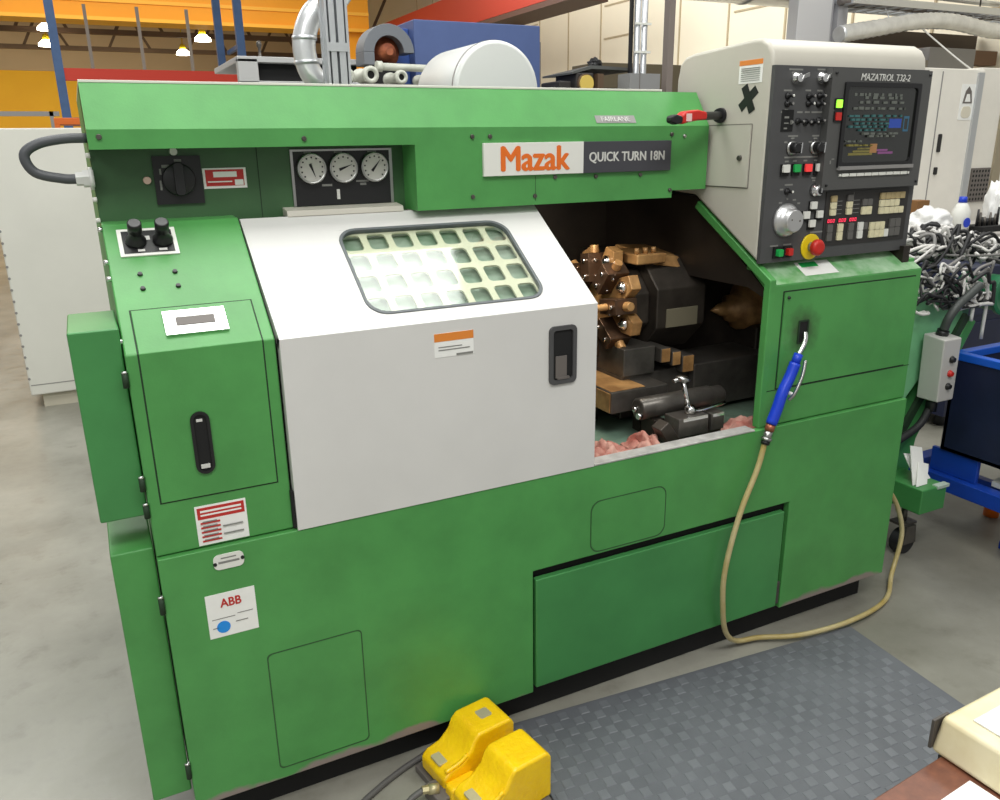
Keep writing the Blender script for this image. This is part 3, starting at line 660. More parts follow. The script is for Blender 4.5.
for k in range(8):
    a = 2*PI*(k+.35)/8
    c = (1.425, TC.y+.148*math.cos(a), TC.z+.148*math.sin(a))
    b = M(); b.lathe(c, (-1, 0, 0), [(0, .020), (.008, .019), (.014, .012), (.022, .006)], 14); b.done('clamp_bolt', tur, CHROME)
    a = 2*PI*(k+.85)/8
    cy, cz = TC.y+.115*math.cos(a), TC.z+.115*math.sin(a)
    fr = Matrix.Translation((1.425, cy, cz)) @ Matrix.Rotation(a, 4, 'X')
    b = M(fr); b.m(0).box(-.05, .03, -.040, .05, -.024, .024); b.m(1)
    for q in (-.022, .028): b.cyl((-.05, q, 0), (-.057, q, 0), .008, .007, 8); b.cyl((-.025, q, .024), (-.025, q, .030), .006, .006, 8)
    b.m(2).cyl((-.01, .05, 0), (-.01, .075, 0), .016, .014, 12)
    if k % 3 == 0: b.cyl((-.05, .0, 0), (-.10, 0, 0), .012, .009, 12)
    b.done('tool_holder', tur, [mat('brown_tool_steel', (92, 70, 54), .35, .6), CHROME, BRONZE], .002)
for k in range(3):
    b = M(); b.cyl((1.50+.032*k, .41, 1.228), (1.50+.032*k, .41, 1.246), .009, .008, 8); b.done('cap_bolt', tur, BRONZE)
# tailstock
b = M(); b.lathe((2.24, .45, 1.005), (-1, 0, 0), [(0, .10), (.18, .10), (.20, .082), (.275, .078), (.285, .05), (.315, .046), (.32, .026), (.35, .022), (.39, .002)], 28); tail = b.done('tailstock', L, BRONZE)
b = M(); b.box(1.98, 2.235, .36, .62, .72, .95); b.done('tailstock_base', tail, CAST, .01)
b = M(); b.cyl((2.02, .37, 1.09), (2.10, .37, 1.09), .02, .02, 12); b.cyl((1.98, .40, 1.10), (2.04, .40, 1.10), .012, .012, 10); b.done('quill_clamp', tail, DSTEEL)
# way covers and ledges
b = M()
for x0, x1, zt, zb in ((1.40, 1.520, .950, .86),): b.box(x0, x1, .32, .62, zb, zt)
b.box(1.665, 2.12, .30, .62, .72, .872); b.box(1.40, 1.665, .33, .62, .72, .862)
way = b.done('way_cover', L, DSTEEL, .004)
for x0, x1, zt, zb in ((1.528, 1.564, .942, .895), (1.572, 1.606, .926, .880), (1.614, 1.660, .908, .852)):
    b = M(); b.box(x0, x1, .30, .60, zb, zt); b.done('cover_segment', way, DSTEEL, .003); b = M(); b.box(x0+.002, x1-.002, .297, .30, zb+.002, zt-.002); b.done('segment_end', way, BRONZE, .001)
b = M(); b.box(1.30, 1.51, .236, .56, .78, .847); ch = b.done('coolant_tray', L, DSTEEL, .003)
b = M(); b.box(1.296, 1.30, .24, .55, .783, .844); b.box(1.305, 1.43, .245, .55, .847, .849); b.done('tray_lit_faces', ch, BRONZE, .001)  # left and top faces in brighter bronze, light put into the colour
for q in ((1.42, 1.47, .25, .29), (1.32, 1.36, .4, .5)): b = M(); b.box(*q, .69, .78); b.done('tray_leg', ch, CAST)

# ------------------------------------------------------------------ loose things in the opening
t = thing('round_bar', (1.52, .19, .79), 'short dark steel bar lying along the opening behind the screw clamp', 'bar')
b = M(); b.lathe((1.362, .19, .800), (1, 0, 0), [(0, .026), (.006, .034), (.27, .034), (.275, .030), (.315, .030), (.32, .026)], 28); b.done('bar', t, DSTEEL)
b = M(); b.cyl((1.35, .17, .785), (1.364, .17, .785), .010, .008, 10); b.cyl((1.352, .195, .800), (1.364, .195, .800), .008, .008, 10); b.done('end_bolt', t, CHROME)
b = M(); b.box(1.40, 1.44, .155, .22, .699, .769); b.done('support_block', t, CAST, .003)
b = M(); b.box(1.60, 1.64, .155, .22, .699, .769); b.done('support_block', t, CAST, .003)
t = thing('screw_clamp', (1.5, .10, .70), 'steel clamp block with an upright tommy-bar screw just above the sill', 'clamp')
b = M(); b.box(1.425, 1.535, .07, .14, .735, .792); b.done('jaw', t, DSTEEL, .003)
b = M(); b.box(1.55, 1.60, .075, .14, .735, .788); b.box(1.535, 1.55, .09, .13, .745, .77); b.done('jaw', t, DSTEEL, .003)
b = M(); b.box(1.43, 1.60, .085, .13, .6945, .735); b.done('clamp_foot', t, CAST, .003)
b = M(); b.box(1.44, 1.53, .069, .071, .782, .7925); b.box(1.555, 1.597, .074, .076, .778, .7885); b.done('jaw_edge', t, CHROME)
b = M(); b.tube([(1.462, .11, .90), (1.492, .105, .792)], .0075, 12); b.done('screw', t, CHROME)
b = M(); b.lathe((1.460, .11, .892), (.05, 0, .2), [(0, .012), (.006, .021), (.012, .022), (.018, .012)], 18); b.tube([(1.428, .11, .898), (1.462, .11, .903)], .006, 8); b.done('screw_head', t, STEEL)
b = M(); b.tube([(1.470, .10, .822), (1.50, .10, .802), (1.535, .10, .797), (1.625, .105, .805)], .0055, 10); b.lathe((1.492, .105, .792), (0, 0, 1), [(0, .016), (.012, .018), (.024, .012)], 14); b.done('tommy_bar', t, CHROME)
b = M(); b.prism([(1.350, .775), (1.38, .795), (1.425, .735), (1.46, .712), (1.44, .695), (1.39, .715)], 'y', .06, .105); b.done('swing_arm', t, CAST, .003)
def rag(name, cx, cy, cz, sx, sy, h, seed, label):
    b = M(); n = 34; V = []
    for i in range(n+1):
        for j in range(n+1):
            u, v = i/n-.5, j/n-.5
            e = noise.noise(Vector((u*3+seed, v*3, seed)))
            r = max(0, 1-(u*u+v*v)*3.4); r = r**.6
            w_ = noise.noise(Vector((u*2.6+seed*2, v*2.6, seed)))
            fold = .5+.5*math.sin(11*u+6*v*math.sin(seed)+7*w_+seed)
            fine = noise.noise(Vector((u*9, v*9, seed*3)))
            z = cz+h*r*(.35+.55*fold+.22*fine)
            V.append(b._v((cx+u*sx*(1+.35*e), cy+v*sy*(1+.3*e), max(z, cz+.002))))
    for i in range(n):
        for j in range(n):
            a = i*(n+1)+j; b.face([V[a], V[a+1], V[a+n+2], V[a+n+1]], True)
    o = b.done(name, None, RAG); md = o.modifiers.new('thick', 'SOLIDIFY'); md.thickness = .004; md.offset = 1
    return tag(o, label, 'rag', 'rags on the chip pan')
rag('rag', 1.19, .115, .697, .18, .15, .055, 1.3, 'crumpled pink rag in the pan nearest the white door')
rag('rag', 1.345, .115, .697, .085, .15, .060, 4.1, 'crumpled pink rag heaped under the end of the steel bar')
rag('rag', 1.70, .09, .696, .14, .12, .055, 7.7, 'crumpled pink rag in the pan at the right-hand jamb')

# ------------------------------------------------------------------ air gun and hose
t = thing('air_gun', (1.70, -.03, .75), 'blue air blow gun with amber hose, nozzle parked in the green panel slot', 'air gun')
b = M(); b.tube([(1.803, -.013, 1.024), (1.797, -.022, 1.012), (1.782, -.032, .995), (1.758, -.038, .968)], .0075, 10); b.done('nozzle', t, CHROME)
b = M(); b.tube([(1.760, -.037, .970), (1.748, -.039, .945)], .013, 12); b.tube([(1.748, -.039, .945), (1.730, -.04, .905), (1.706, -.042, .865), (1.690, -.043, .82), (1.672, -.042, .772)], .0165, 14); b.done('gun_body', t, BLUEG)
b = M(); b.tube([(1.765, -.06, .955), (1.748, -.07, .915), (1.722, -.072, .865), (1.712, -.062, .845)], .005, 8); b.done('trigger', t, STEEL)
b = M(); b.cyl((1.722, -.05, .862), (1.732, -.064, .856), .006, .006, 8); b.done('trigger_pin', t, WPLAST)
b = M(); b.m(0).cyl((1.672, -.042, .772), (1.666, -.042, .752), .014, .014, 12); b.m(1).cyl((1.666, -.042, .752), (1.658, -.041, .722), .0125, .0125, 14); b.cyl((1.661, -.041, .732), (1.659, -.041, .724), .016, .016, 14); b.m(2).cyl((1.658, -.041, .722), (1.655, -.041, .712), .013, .013, 12); b.done('coupling', t, [mat('copper_nut', (176, 110, 84), .4, .7), STEEL, BLACK])
b = M(); b.tube([(1.655, -.04, .714), (1.634, -.04, .634), (1.574, -.045, .50), (1.532, -.048, .329), (1.538, -.045, .20), (1.572, -.03, .095), (1.64, -.01, .03), (1.73, -.02, .02), (1.86, -.075, .022), (2.069, -.092, .022), (2.288, -.047, .012), (2.44, .05, .03), (2.50, .075, .16), (2.46, .08, .28), (2.38, .08, .38), (2.36, .12, .42), (2.37, .3, .36), (2.40, .5, .012)], .0085, 10, 10); b.done('hose', t, HOSE)

# ------------------------------------------------------------------ mat
ang = math.atan2(-.098-.002, 2.055-.839)
t = thing('rubber_mat', (1.4, -.9, 0), 'dark grey rubber floor mat with lozenge studs in front of the machine', 'mat')
mf = Matrix.Translation((2.055, -.098, 0)) @ Matrix.Rotation(ang, 4, 'Z')
b = M(mf); b.box(-1.238, .0, -1.6, 0, 0.0005, .009); b.done('mat_base', t, MAT, .003)
b = M(mf)
c = .0335
for i in range(36):
    for j in range(46):
        if (i+j) % 2: continue
        u = -1.232+c*i+.5*c; v = -.012-c*j-.5*c; a = .0152
        q = [(u-a, v-a), (u+a*.9, v-a), (u+a, v+a), (u-a*.9, v+a)]
        A = [b._v((x, y, .009)) for x, y in q]; B = [b._v((u+(x-u)*.85, v+(y-v)*.85, .0112)) for x, y in q]
        b.face(B)
        for k in range(4): b.face([A[k], A[(k+1) % 4], B[(k+1) % 4], B[k]])
o = b.done('studs', t, MATR); o['kind'] = 'stuff'

# ------------------------------------------------------------------ foot switch
t = thing('foot_switch', (.66, -.19, 0), 'yellow cast double foot switch on the floor in front of the machine', 'foot switch')
pf = Matrix.Rotation(math.radians(9), 4, 'Z')
def P(x, y): v = pf @ Vector((x-.64, y+.19, 0)); return (v.x+.64, v.y-.19)
F0 = Matrix.Translation((.652, -.170, 0)) @ pf @ Matrix.Translation((-.64, .19, 0))
b = M(F0); b.box(.54, .755, -.345, -.035, 0, .02); b.done('base_plate', t, GREYD, .003)
for yc, lab in ((-.115, None), (-.268, None)):
    b = M(F0)
    prof = [(.765, .018), (.765, .135), (.752, .152), (.655, .152), (.640, .138), (.628, .112), (.600, .088), (.565, .080), (.562, .078), (.547, .066), (.547, .030), (.56, .018)]
    b.prism(prof, 'y', yc-.058, yc+.058)
    ft = b.done('pedal_guard', t, YEL, .013, 4)
    b = M(F0); b.tube([(.556, yc-.050, .082), (.595, yc-.052, .090), (.618, yc-.054, .106)], .006, 8); b.done('guard_rib', ft, YEL)
    b = M(F0); b.rrect(.555, yc-.022, .588, yc+.022, .004, .078, .0835); b.done('guard_plate', ft, mat('dull_zinc', (196, 186, 150), .5, .3), .001)
b = M(F0); b.rrect(.690, -.13, .725, -.095, .006, .1515, .1525); b.done('worn_spot', t, mat('worn_zinc', (190, 178, 150), .4, .3))
b = M(F0); b.box(.545, .63, -.212, -.172, .018, .064); b.done('link_block', t, YEL, .01)
b = M(F0); b.box(.515, .56, -.20, -.125, .0, .04); b.done('terminal_box', t, GREYD, .004)
b = M(F0); b.cyl((.535, -.165, .045), (.512, -.155, .048), .013, .013, 12); b.cyl((.512, -.155, .048), (.496, -.15, .05), .010, .010, 6, smooth=False); b.done('cable_gland', t, mat('zinc_gland', (190, 180, 140), .4, .6))
b = M(); 
g1 = [F0 @ Vector(p) for p in ((.498, -.151, .05), (.46, -.148, .035), (.41, -.165, .008), (.34, -.20, .008), (.20, -.32, .008), (.05, -.5, .008))]
b.tube(g1, .008, 10); b.done('cable', t, mat('grey_cable', (92, 90, 88), .5))
b = M(); b.tube([(.60, .0, .03), (.57, .0, .012), (.50, -.02, .0085), (.42, -.055, .0085), (.34, -.105, .0085), (.20, -.24, .0085), (.0, -.45, .0085)], .008, 10); b.done('cable', t, mat('grey_cable', (92, 90, 88), .5))

# ------------------------------------------------------------------ near table with beige case
t = thing('side_table', (1.05, -1.35, 0), 'red-brown board table in the near right corner of the picture', 'table')
tf = Matrix.Translation((.918, -1.136, 0)) @ Matrix.Rotation(math.radians(4), 4, 'Z')
b = M(tf); b.box(-.165, .9, -.5, .0, .72, .75); b.done('table_top', t, BROWN, .002)
b = M(tf); b.box(.0, .03, -.003, .004, .742, .7495); b.box(-.165, -.16, -.5, 0, .722, .751); b.done('edge_strip', t, BLACK)
for x in (-.12, .85):
    for y in (-.46, -.06):
        b = M(tf); b.box(x-.02, x+.02, y-.02, y+.02, .0125, .72); b.done('leg', t, GREYD, .003)
t = thing('beige_case', (1.05, -1.15, .75), 'beige moulded equipment case on the brown table, paper on top', 'case')
bf = Matrix.Translation((.912, -1.125, 0)) @ Matrix.Rotation(math.radians(2), 4, 'Z')
b = M(bf); b.hull([(0, -.26, .751), (.5, -.26, .751), (.5, .004, .751), (.0, .004, .751)], [(.008, -.26, .81), (.5, -.26, .81), (.5, -.002, .81), (.008, -.002, .81)]); b.done('case_body', t, BEIGE, .008, 3)
b = M(bf); b.box(-.003, .03, .0005, .005, .757, .803); b.done('case_corner', t, mat('brown_grey_corner', (72, 68, 64), .5), .001)
b = M(bf); b.box(.032, .45, -.26, -.03, .8105, .8125); tag(b.done('paper_sheet', None, PAPERS), 'speckled white sheet on top of the beige case', 'paper')
b = M(tf); b.box(-.135, -.012, -.4, -.047, .7503, .7512)
tag(b.done('paper_sheet', None, PAPER), 'plain white sheet on the brown table left of the beige case', 'paper')

# ------------------------------------------------------------------ right-hand clutter
t = thing('chip_conveyor', (2.7, .4, 0), 'light green inclined chip conveyor rising behind the right end of the lathe', 'conveyor')
b = M(); b.prism([(2.56, .56), (2.56, 1.06), (2.74, 1.02), (2.97, .958), (3.0, .885), (2.73, .60), (2.66, .50)], 'y', .30, .62); cv = b.done('trough_housing', t, mat('pale_green_paint', (118, 182, 134), .45, var=.08), .006)
b = M(); b.prism([(2.60, .26), (2.78, .26), (2.80, .42), (3.06, .865), (3.02, .885), (2.70, .42), (2.60, .40)], 'y', .285, .63); b.done('trough_rail', t, GREEN_C, .004)
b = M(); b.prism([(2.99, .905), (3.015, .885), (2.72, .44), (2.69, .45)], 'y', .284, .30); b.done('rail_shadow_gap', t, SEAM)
b = M(); b.box(2.62, 2.76, .10, .60, .20, .30); b.done('tail_box', t, GREEN_C, .005)
b = M(); b.box(2.70, 2.765, .095, .12, .292, .304); b.done('tail_edge', t, mat('pale_edge', (180, 196, 184), .5))
for y in (.19, .50):
    b = M(); b.m(0).cyl((2.66, y, .20), (2.66, y, .13), .012, .012, 10); b.box(2.62, 2.70, y-.03, y+.03, .125, .135); b.hull([(2.625, y-.04, .05), (2.695, y-.04, .05), (2.695, y-.03, .05), (2.625, y-.03, .05)], [(2.635, y-.04, .125), (2.685, y-.04, .125), (2.685, y-.03, .125), (2.635, y-.03, .125)]); cs = b.done('caster', t, DSTEEL); b = M(); b.cyl((2.66, y-.028, .05), (2.66, y+.016, .05), .05, .05, 20); b.done('wheel', cs, RUBBER, .004)
b = M(); b.lathe((3.19, .28, .965), (0, -1, 0), [(-.16, .07), (0, .072), (.005, .085), (.02, .085), (.024, .07), (.018, .055), (.018, .03), (.03, .028), (.03, .01)], 28); b.box(3.0, 3.18, .40, .45, .86, .97); b.done('drive_motor', t, mat('motor_green', (40, 112, 74), .4), .002)
t = thing('switch_box', (2.72, .25, .6), 'grey wall-type control box with three buttons hanging on the green conveyor', 'switch box')
b = M(); b.hull([(2.755, .28, .60), (2.848, .28, .60), (2.848, .19, .60), (2.755, .19, .60)], [(2.745, .28, .855), (2.845, .28, .855), (2.845, .19, .845), (2.745, .19, .845)]); b.done('enclosure', t, mat('light_grey_box', (188, 186, 182), .45), .006)
for z, mm in ((.765, BLACK), (.71, RED), (.66, BLACK)):
    b = M(FY(.19)); b.lathe((2.802, z, 0), (0, 0, 1), [(0, .014), (.005, .013), (.006, .010), (.013, .009)], 16); b.done('push_button', t, mm)
b = M(); b.cyl((2.80, .24, .60), (2.795, .24, .55), .02, .022, 14); b.done('cable_gland', t, BLACK)
b = M(); b.cyl((2.795, .24, .85), (2.795, .235, .87), .022, .022, 10); b.done('cable_gland', t, BLACK)
b = M(); b.tube([(2.795, .235, .87), (2.80, .224, .92), (2.835, .218, .965), (2.89, .216, 1.0), (2.94, .216, 1.03)], .016, 10); b.done('cable', t, mat('dark_grey_conduit', (62, 66, 64), .5))
b = M(); b.tube([(2.79, .24, .56), (2.74, .245, .49), (2.60, .25, .43), (2.50, .25, .36), (2.50, .24, .20), (2.5, .26, .012)], .015, 10); b.done('cable', t, RUBBER)
# cable heap
b = M()
for k in range(170):
    cx = random.uniform(2.62, 3.5); cy = random.uniform(.38, .74); r = random.uniform(.05, .15)
    pts = []; ph = random.uniform(0, 6); q = random.randint(5, 9)
    for i in range(q):
        a = ph+i*random.uniform(.5, 1.0); rad = r*random.uniform(.6, 1.2)
        x = min(3.6, max(2.58, cx+rad*1.4*math.cos(a))); y = min(.80, max(.30, cy+rad*.7*math.sin(a)))
        base = 1.085-.04*max(0, x-2.74)
        top = base+.10*math.exp(-((x-3.05)/.35)**2)*math.exp(-((y-.5)/.3)**2)+.02
        pts.append((x, y, max(base, random.uniform(base, top)+random.uniform(-.01, .05))))
    b.m(0 if random.random() < .45 else (1 if random.random() < .6 else 2)); b.tube(pts, random.uniform(.0045, .0085), 6, 5)
for k in range(46):
    x = random.uniform(2.60, 3.04); y = random.uniform(.245, .288); z = random.uniform(.96, 1.12)-.16*max(0, x-2.62); pts = []
    for i in range(random.randint(4, 7)):
        pts.append((x, y, z)); x = min(3.08, max(2.58, x+random.uniform(-.03, .10))); y = min(.288, max(.245, y+random.uniform(-.02, .02))); z = min(1.13, max(.94, z+random.uniform(-.07, .05)))
    b.m(0 if random.random() < .5 else (1 if random.random() < .6 else 2)); b.tube(pts, random.uniform(.0045, .0075), 6, 5)
for x, z1 in ((3.06, .80), (2.98, .88)): b.m(1); b.tube([(x-.03, .30, 1.07), (x, .262, 1.0), (x+.005, .258, z1)], .007, 7)
o = b.done('cable_tangle', None, [RUBBER, mat('pale_cable', (208, 206, 202), .5), mat('mid_grey_cable', (120, 118, 116), .5)])
tag(o, 'tangled heap of black and white cables piled on the conveyor top', 'cables', kind='stuff')
# blue trolley
t = thing('steel_trolley', (3.3, 0, 0), 'dark blue steel skip trolley with a bright blue rim at the right edge', 'trolley')
b = M(); b.box(2.92, 2.94, -.7, .26, .36, .74); b.box(2.92, 3.8, .24, .26, .36, .74); b.box(3.78, 3.8, -.7, .26, .36, .74); b.box(2.92, 3.8, -.7, .26, .36, .38); b.done('skip_body', t, NAVY, .004)
b = M(); b.box(2.915, 2.955, -.7, .275, .735, .765); b.box(2.955, 3.81, .235, .275, .735, .765); b.done('rim', t, mat('bright_blue', (12, 84, 190), .4), .004)
b = M(); b.box(2.90, 2.96, -.5, .44, .20, .262); b.box(2.96, 3.8, .38, .44, .20, .262); b.box(2.96, 3.8, -.2, -.14, .20, .26); b.box(2.93, 2.95, .1, .3, .262, .36); b.done('chassis', t, BLUEP, .004)
b = M(); b.hull([(3.02, -.02, .0), (3.07, -.02, .0), (3.07, .02, .0), (3.02, .02, .0)], [(3.20, -.02, .26), (3.26, -.02, .26), (3.26, .02, .26), (3.20, .02, .26)]); b.box(3.02, 3.6, -.02, .02, 0.0, .035); b.box(3.10, 3.14, -.2, .4, .19, .22); b.done('stand_frame', t, BLUEP, .003)
b = M(); b.hull([(2.97, .02, .264), (3.3, .02, .33), (3.3, .06, .33), (2.97, .06, .264)], [(2.97, .02, .284), (3.3, .02, .35), (3.3, .06, .35), (2.97, .06, .284)])
tag(b.done('white_batten', None, WPLAST), 'white batten leaning on the blue trolley chassis', 'batten')
t = thing('spray_can', (3.28, .22, 0), 'small orange can standing on the floor under the blue trolley', 'can')
b = M(); b.lathe((3.28, .22, 0), (0, 0, 1), [(0, .03), (.09, .03), (.1, .022)], 18); b.done('can', t, ORANGEB); b = M(); b.lathe((3.28, .22, .1), (0, 0, 1), [(0, .02), (.04, .018)], 14); b.done('cap', t, WPLAST)
t = thing('paper_bundle', (2.69, .17, .30), 'white papers propped on the green box over the caster', 'papers')
for x0, x1, y0, y1, z1, sk in ((2.63, 2.70, .150, .205, .42, .03), (2.67, 2.75, .165, .222, .385, -.02), (2.63, 2.69, .135, .175, .36, .05)):
    b = M(); b.hull([(x0, y0, .302), (x1, y0, .302), (x1+sk, y1, z1), (x0+sk, y1, z1+.02)], [(x0, y0+.003, .302), (x1, y0+.003, .302), (x1+sk, y1+.003, z1), (x0+sk, y1+.003, z1+.02)]); b.done('sheet', t, PAPER)

# workbench behind
t = thing('workbench', (5, 1.9, 0), 'pale grey workbench behind the control console', 'workbench')
b = M(); b.box(3.9, 6.4, 1.5, 2.1, .93, .985); b.done('bench_top', t, mat('bench_grey', (188, 184, 178), .5, var=.05), .004)
for x in (3.95, 4.75, 6.3):
    for y in (1.54, 2.05): b = M(); b.box(x, x+.05, y-.02, y+.03, 0, .93); b.done('leg', t, GREYD, .003)
b = M(); b.box(3.95, 6.3, 1.6, 2.05, .35, .38); b.done('shelf', t, GREYD)
def blob(name, c, s, seed, m, label, cat, amp=.35):
    bm = bmesh.new(); bmesh.ops.create_icosphere(bm, subdivisions=4, radius=1)
    for v in bm.verts:
        k = 1+amp*noise.noise(v.co*2.2+Vector((seed, 0, 0)))+amp*.5*noise.noise(v.co*5+Vector((0, seed, 0)))
        p = v.co*k; v.co = Vector((c[0]+p.x*s[0], c[1]+p.y*s[1], max(c[2], c[2]+s[2]*.72+p.z*s[2])))
    for f in bm.faces: f.smooth = True
    me = bpy.data.meshes.new(name); bm.to_mesh(me); bm.free(); me.materials.append(m)
    return tag(link(name, me), label, cat)
blob('plastic_bag', (4.66, 1.70, .985), (.14, .11, .09), 2.2, BAGM, 'crumpled white plastic bag lying on the workbench', 'bag')
blob('plastic_bag', (5.29, 1.72, .985), (.06, .06, .16), 5.1, BAGM, 'upright white bag on the bench at the picture edge', 'bag')
b = M(); b.box(4.78, 4.90, 1.90, 1.99, .986, 1.17); tag(b.done('carton', None, CARDB, .003), 'small brown carton on the bench behind the white bag', 'carton')
t = thing('spray_bottle', (4.88, 1.66, .985), 'white bottle with a blue cap and blue mark on the workbench', 'bottle')
b = M(); b.lathe((4.88, 1.66, .985), (0, 0, 1), [(0, .055), (.13, .055), (.17, .035), (.185, .022)], 20); b.m(1).cyl((4.87, 1.608, 1.05), (4.87, 1.603, 1.05), .03, .03, 12); b.done('bottle', t, [WPLAST, BLUEG])
b = M(); b.cyl((4.88, 1.66, 1.17), (4.88, 1.66, 1.205), .026, .022, 14); b.done('cap', t, BLUEG)
t = thing('tool_rack', (5.1, 1.62, .985), 'dark rack of small hand tools on the right end of the bench', 'tool rack')
b = M(); b.box(4.97, 5.21, 1.56, 1.72, .986, 1.02); b.done('rack', t, BLACKM, .003)
for k in range(9):
    x = 4.99+k*.025; h = .04+.07*random.random(); b = M(); b.cyl((x, 1.62, 1.02), (x, 1.62, 1.02+h), .010, .006, 8); b.done('tool', t, DSTEEL if k % 2 else BLACK)
t = thing('tool_cart', (4.45, 1.2, 0), 'dark tool cart in front of the pale workbench', 'cart')
b = M(); b.box(4.05, 4.95, 1.02, 1.42, .08, .90); b.done('cabinet', t, NAVY, .006)
for z in (.2, .42, .64): b = M(); b.box(4.08, 4.92, 1.012, 1.02, z, z+.18); b.done('drawer', t, NAVY, .003)
b = M(); b.cyl((4.15, 1.1, .0), (4.15, 1.1, .08), .03, .03); b.cyl((4.85, 1.1, .0), (4.85, 1.1, .08), .03, .03); b.cyl((4.15, 1.35, .0), (4.15, 1.35, .08), .03, .03); b.cyl((4.85, 1.35, .0), (4.85, 1.35, .08), .03, .03); b.done('caster', t, RUBBER)
t = thing('bucket', (4.43, 1.2, .9), 'white plastic bucket with a lid in front of the bench', 'bucket')
b = M(); b.lathe((4.43, 1.2, .901), (0, 0, 1), [(0, .10), (.105, .12)], 24); b.done('pail', t, WPLAST); b = M(); b.lathe((4.43, 1.2, 1.005), (0, 0, 1), [(0, .126), (.012, .128), (.018, .115)], 24); b.done('lid', t, WPLAST)

# white cabinets at the right
t = thing('machine_cabinet', (5.2, 2.6, 0), 'tall white machine enclosure with two black latches behind the console', 'cabinet')
b = M(); b.box(4.35, 5.70, 2.2, 3.2, 0, 2.0); b.done('enclosure', t, mat('cabinet_white', (232, 228, 218), .45, var=.02), .006)
b = M(FY(2.2)); b.box(5.255, 5.265, .05, 1.98, 0, .002); b.box(4.37, 5.68, .955, .965, 0, .002); b.done('door_seam', t, GREY)
for z, h in ((1.46, .12), (1.31, .05)): b = M(FY(2.2)); b.rrect(5.30, z, 5.33, z+h, .008, 0, .01); b.done('latch', t, BLACK)
b = M(FY(2.2)); b.rrect(5.475, 1.67, 5.62, 1.905, .01, 0, .002); b.m(1).prism([(5.50, 1.78), (5.60, 1.78), (5.58, 1.86), (5.55, 1.89), (5.52, 1.86)], 'z', .002, .004); b.m(0).prism([(5.52, 1.79), (5.58, 1.79), (5.565, 1.84), (5.535, 1.84)], 'z', .004, .0045); b.m(2).rrect(5.50, 1.685, 5.60, 1.76, .03, .002, .004); b.done('notice', t, [PAPER, GREYD, mat('pale_beige', (214, 208, 190), .6)])
b = M(); b.box(5.62, 5.68, 2.185, 2.2, .1, 1.98); b.done('corner_trim', t, ALU)
t = thing('machine_cabinet', (6.4, 2.6, 0), 'second white enclosure with a perforated grey vent at the picture edge', 'cabinet')
b = M(); b.box(5.74, 7.4, 2.25, 3.2, 0, 2.02); b.done('enclosure', t, mat('cabinet_white', (232, 228, 218), .45, var=.02), .006)
b = M(); b.box(6.01, 6.10, 2.235, 2.25, .05, 2.0); b.done('corner_trim', t, mat('khaki_trim', (150, 140, 118), .6))
b = M(FY(2.25)); b.box(5.78, 5.99, 1.10, 1.34, 0, .012)
b.m(1)
for i in range(6):
    for j in range(7): b.cyl((5.80+i*.034, 1.12+j*.033, .012), (5.80+i*.034, 1.12+j*.033, .0125), .010, .010, 8)
b.done('vent', t, [GREYD, BLACKM])

# ------------------------------------------------------------------ things behind the lathe
t = thing('mist_collector', (1.6, 1.8, 0), 'white drum-shaped oil mist collector showing above the green cover', 'mist collector')
b = M(); b.lathe((1.567, 1.50, 1.774), (0, 1, 0), [(0, .175), (.004, .188), (.015, .191), (.42, .191), (.43, .18)], 48); b.done('drum', t, mat('collector_white', (212, 214, 212), .4), 0)
b = M(); b.lathe((1.567, 1.525, 1.774), (0, 1, 0), [(0, .193), (.01, .193)], 48); b.done('drum_band', t, GREY)
for y in (1.6, 1.88): b = M(); b.box(1.42, 1.46, y-.02, y+.02, 0, 1.62); b.box(1.675, 1.715, y-.02, y+.02, 0, 1.62); b.box(1.42, 1.715, y-.02, y+.02, 1.56, 1.60); b.done('stand_frame', t, GREYD, .003)
t = thing('strut_post', (.9, 1.52, 0), 'silver aluminium services post with cable conduits behind the gauges', 'post')
for x, w_ in ((.862, .010), (.878, .022), (.909, .026), (.940, .010)):
    b = M(); b.box(x, x+w_, 1.5, 1.54, 0, 3.2); b.done('profile', t, ALU, .002)
b = M(); b.box(.857, .954, 1.54, 1.56, 0, 3.2); b.box(.865, .948, 1.495, 1.50, 1.90, 1.93); b.done('backing', t, ALU)
t = thing('silver_duct', (0.825, 1.65, 0), 'bent silver ventilation pipe beside the aluminium post', 'pipe')
b = M(); b.tube([(1.095, 1.68, 2.33), (0.975, 1.66, 2.12), (0.865, 1.65, 2.05), (0.820, 1.65, 1.96), (0.820, 1.65, 1.88), (0.845, 1.65, 1.82), (0.905, 1.66, 1.78), (1.005, 1.68, 1.74), (1.045, 1.7, 1.6), (1.045, 1.7, 0)], .044, 18, 8); b.done('pipe', t, GALV)
for p, q in (((0.820, 1.65, 1.95), (0.820, 1.65, 1.965)), ((0.823, 1.65, 1.865), (0.822, 1.65, 1.88))): b = M(); b.cyl(p, q, .047, .047, 18); b.done('pipe_seam', t, ALU)
t = thing('grey_enclosure', (1.0, 3.4, 0), 'grey machine frame with a dark window behind the left of the cover', 'machine')
b = M(); b.box(.80, 1.46, 3.05, 3.8, 0, 1.895); b.box(.80, .905, 3.0, 3.05, 0, 2.01); b.box(.80, 1.46, 3.0, 3.8, 1.99, 2.02); b.box(.80, 1.46, 3.0, 3.05, 1.87, 1.90); b.done('frame', t, mat('silver_grey', (178, 178, 178), .5), .004)
b = M(); b.box(.905, 1.46, 3.06, 3.1, 1.90, 1.99); b.done('window', t, BLACKM)
b = M(); b.lathe((.98, 3.3, 2.02), (0, 0, 1), [(0, .022), (.02, .022), (.03, .008), (.07, .008), (.08, .014), (.10, .014), (.11, .006)], 12); b.done('valve', t, DSTEEL)
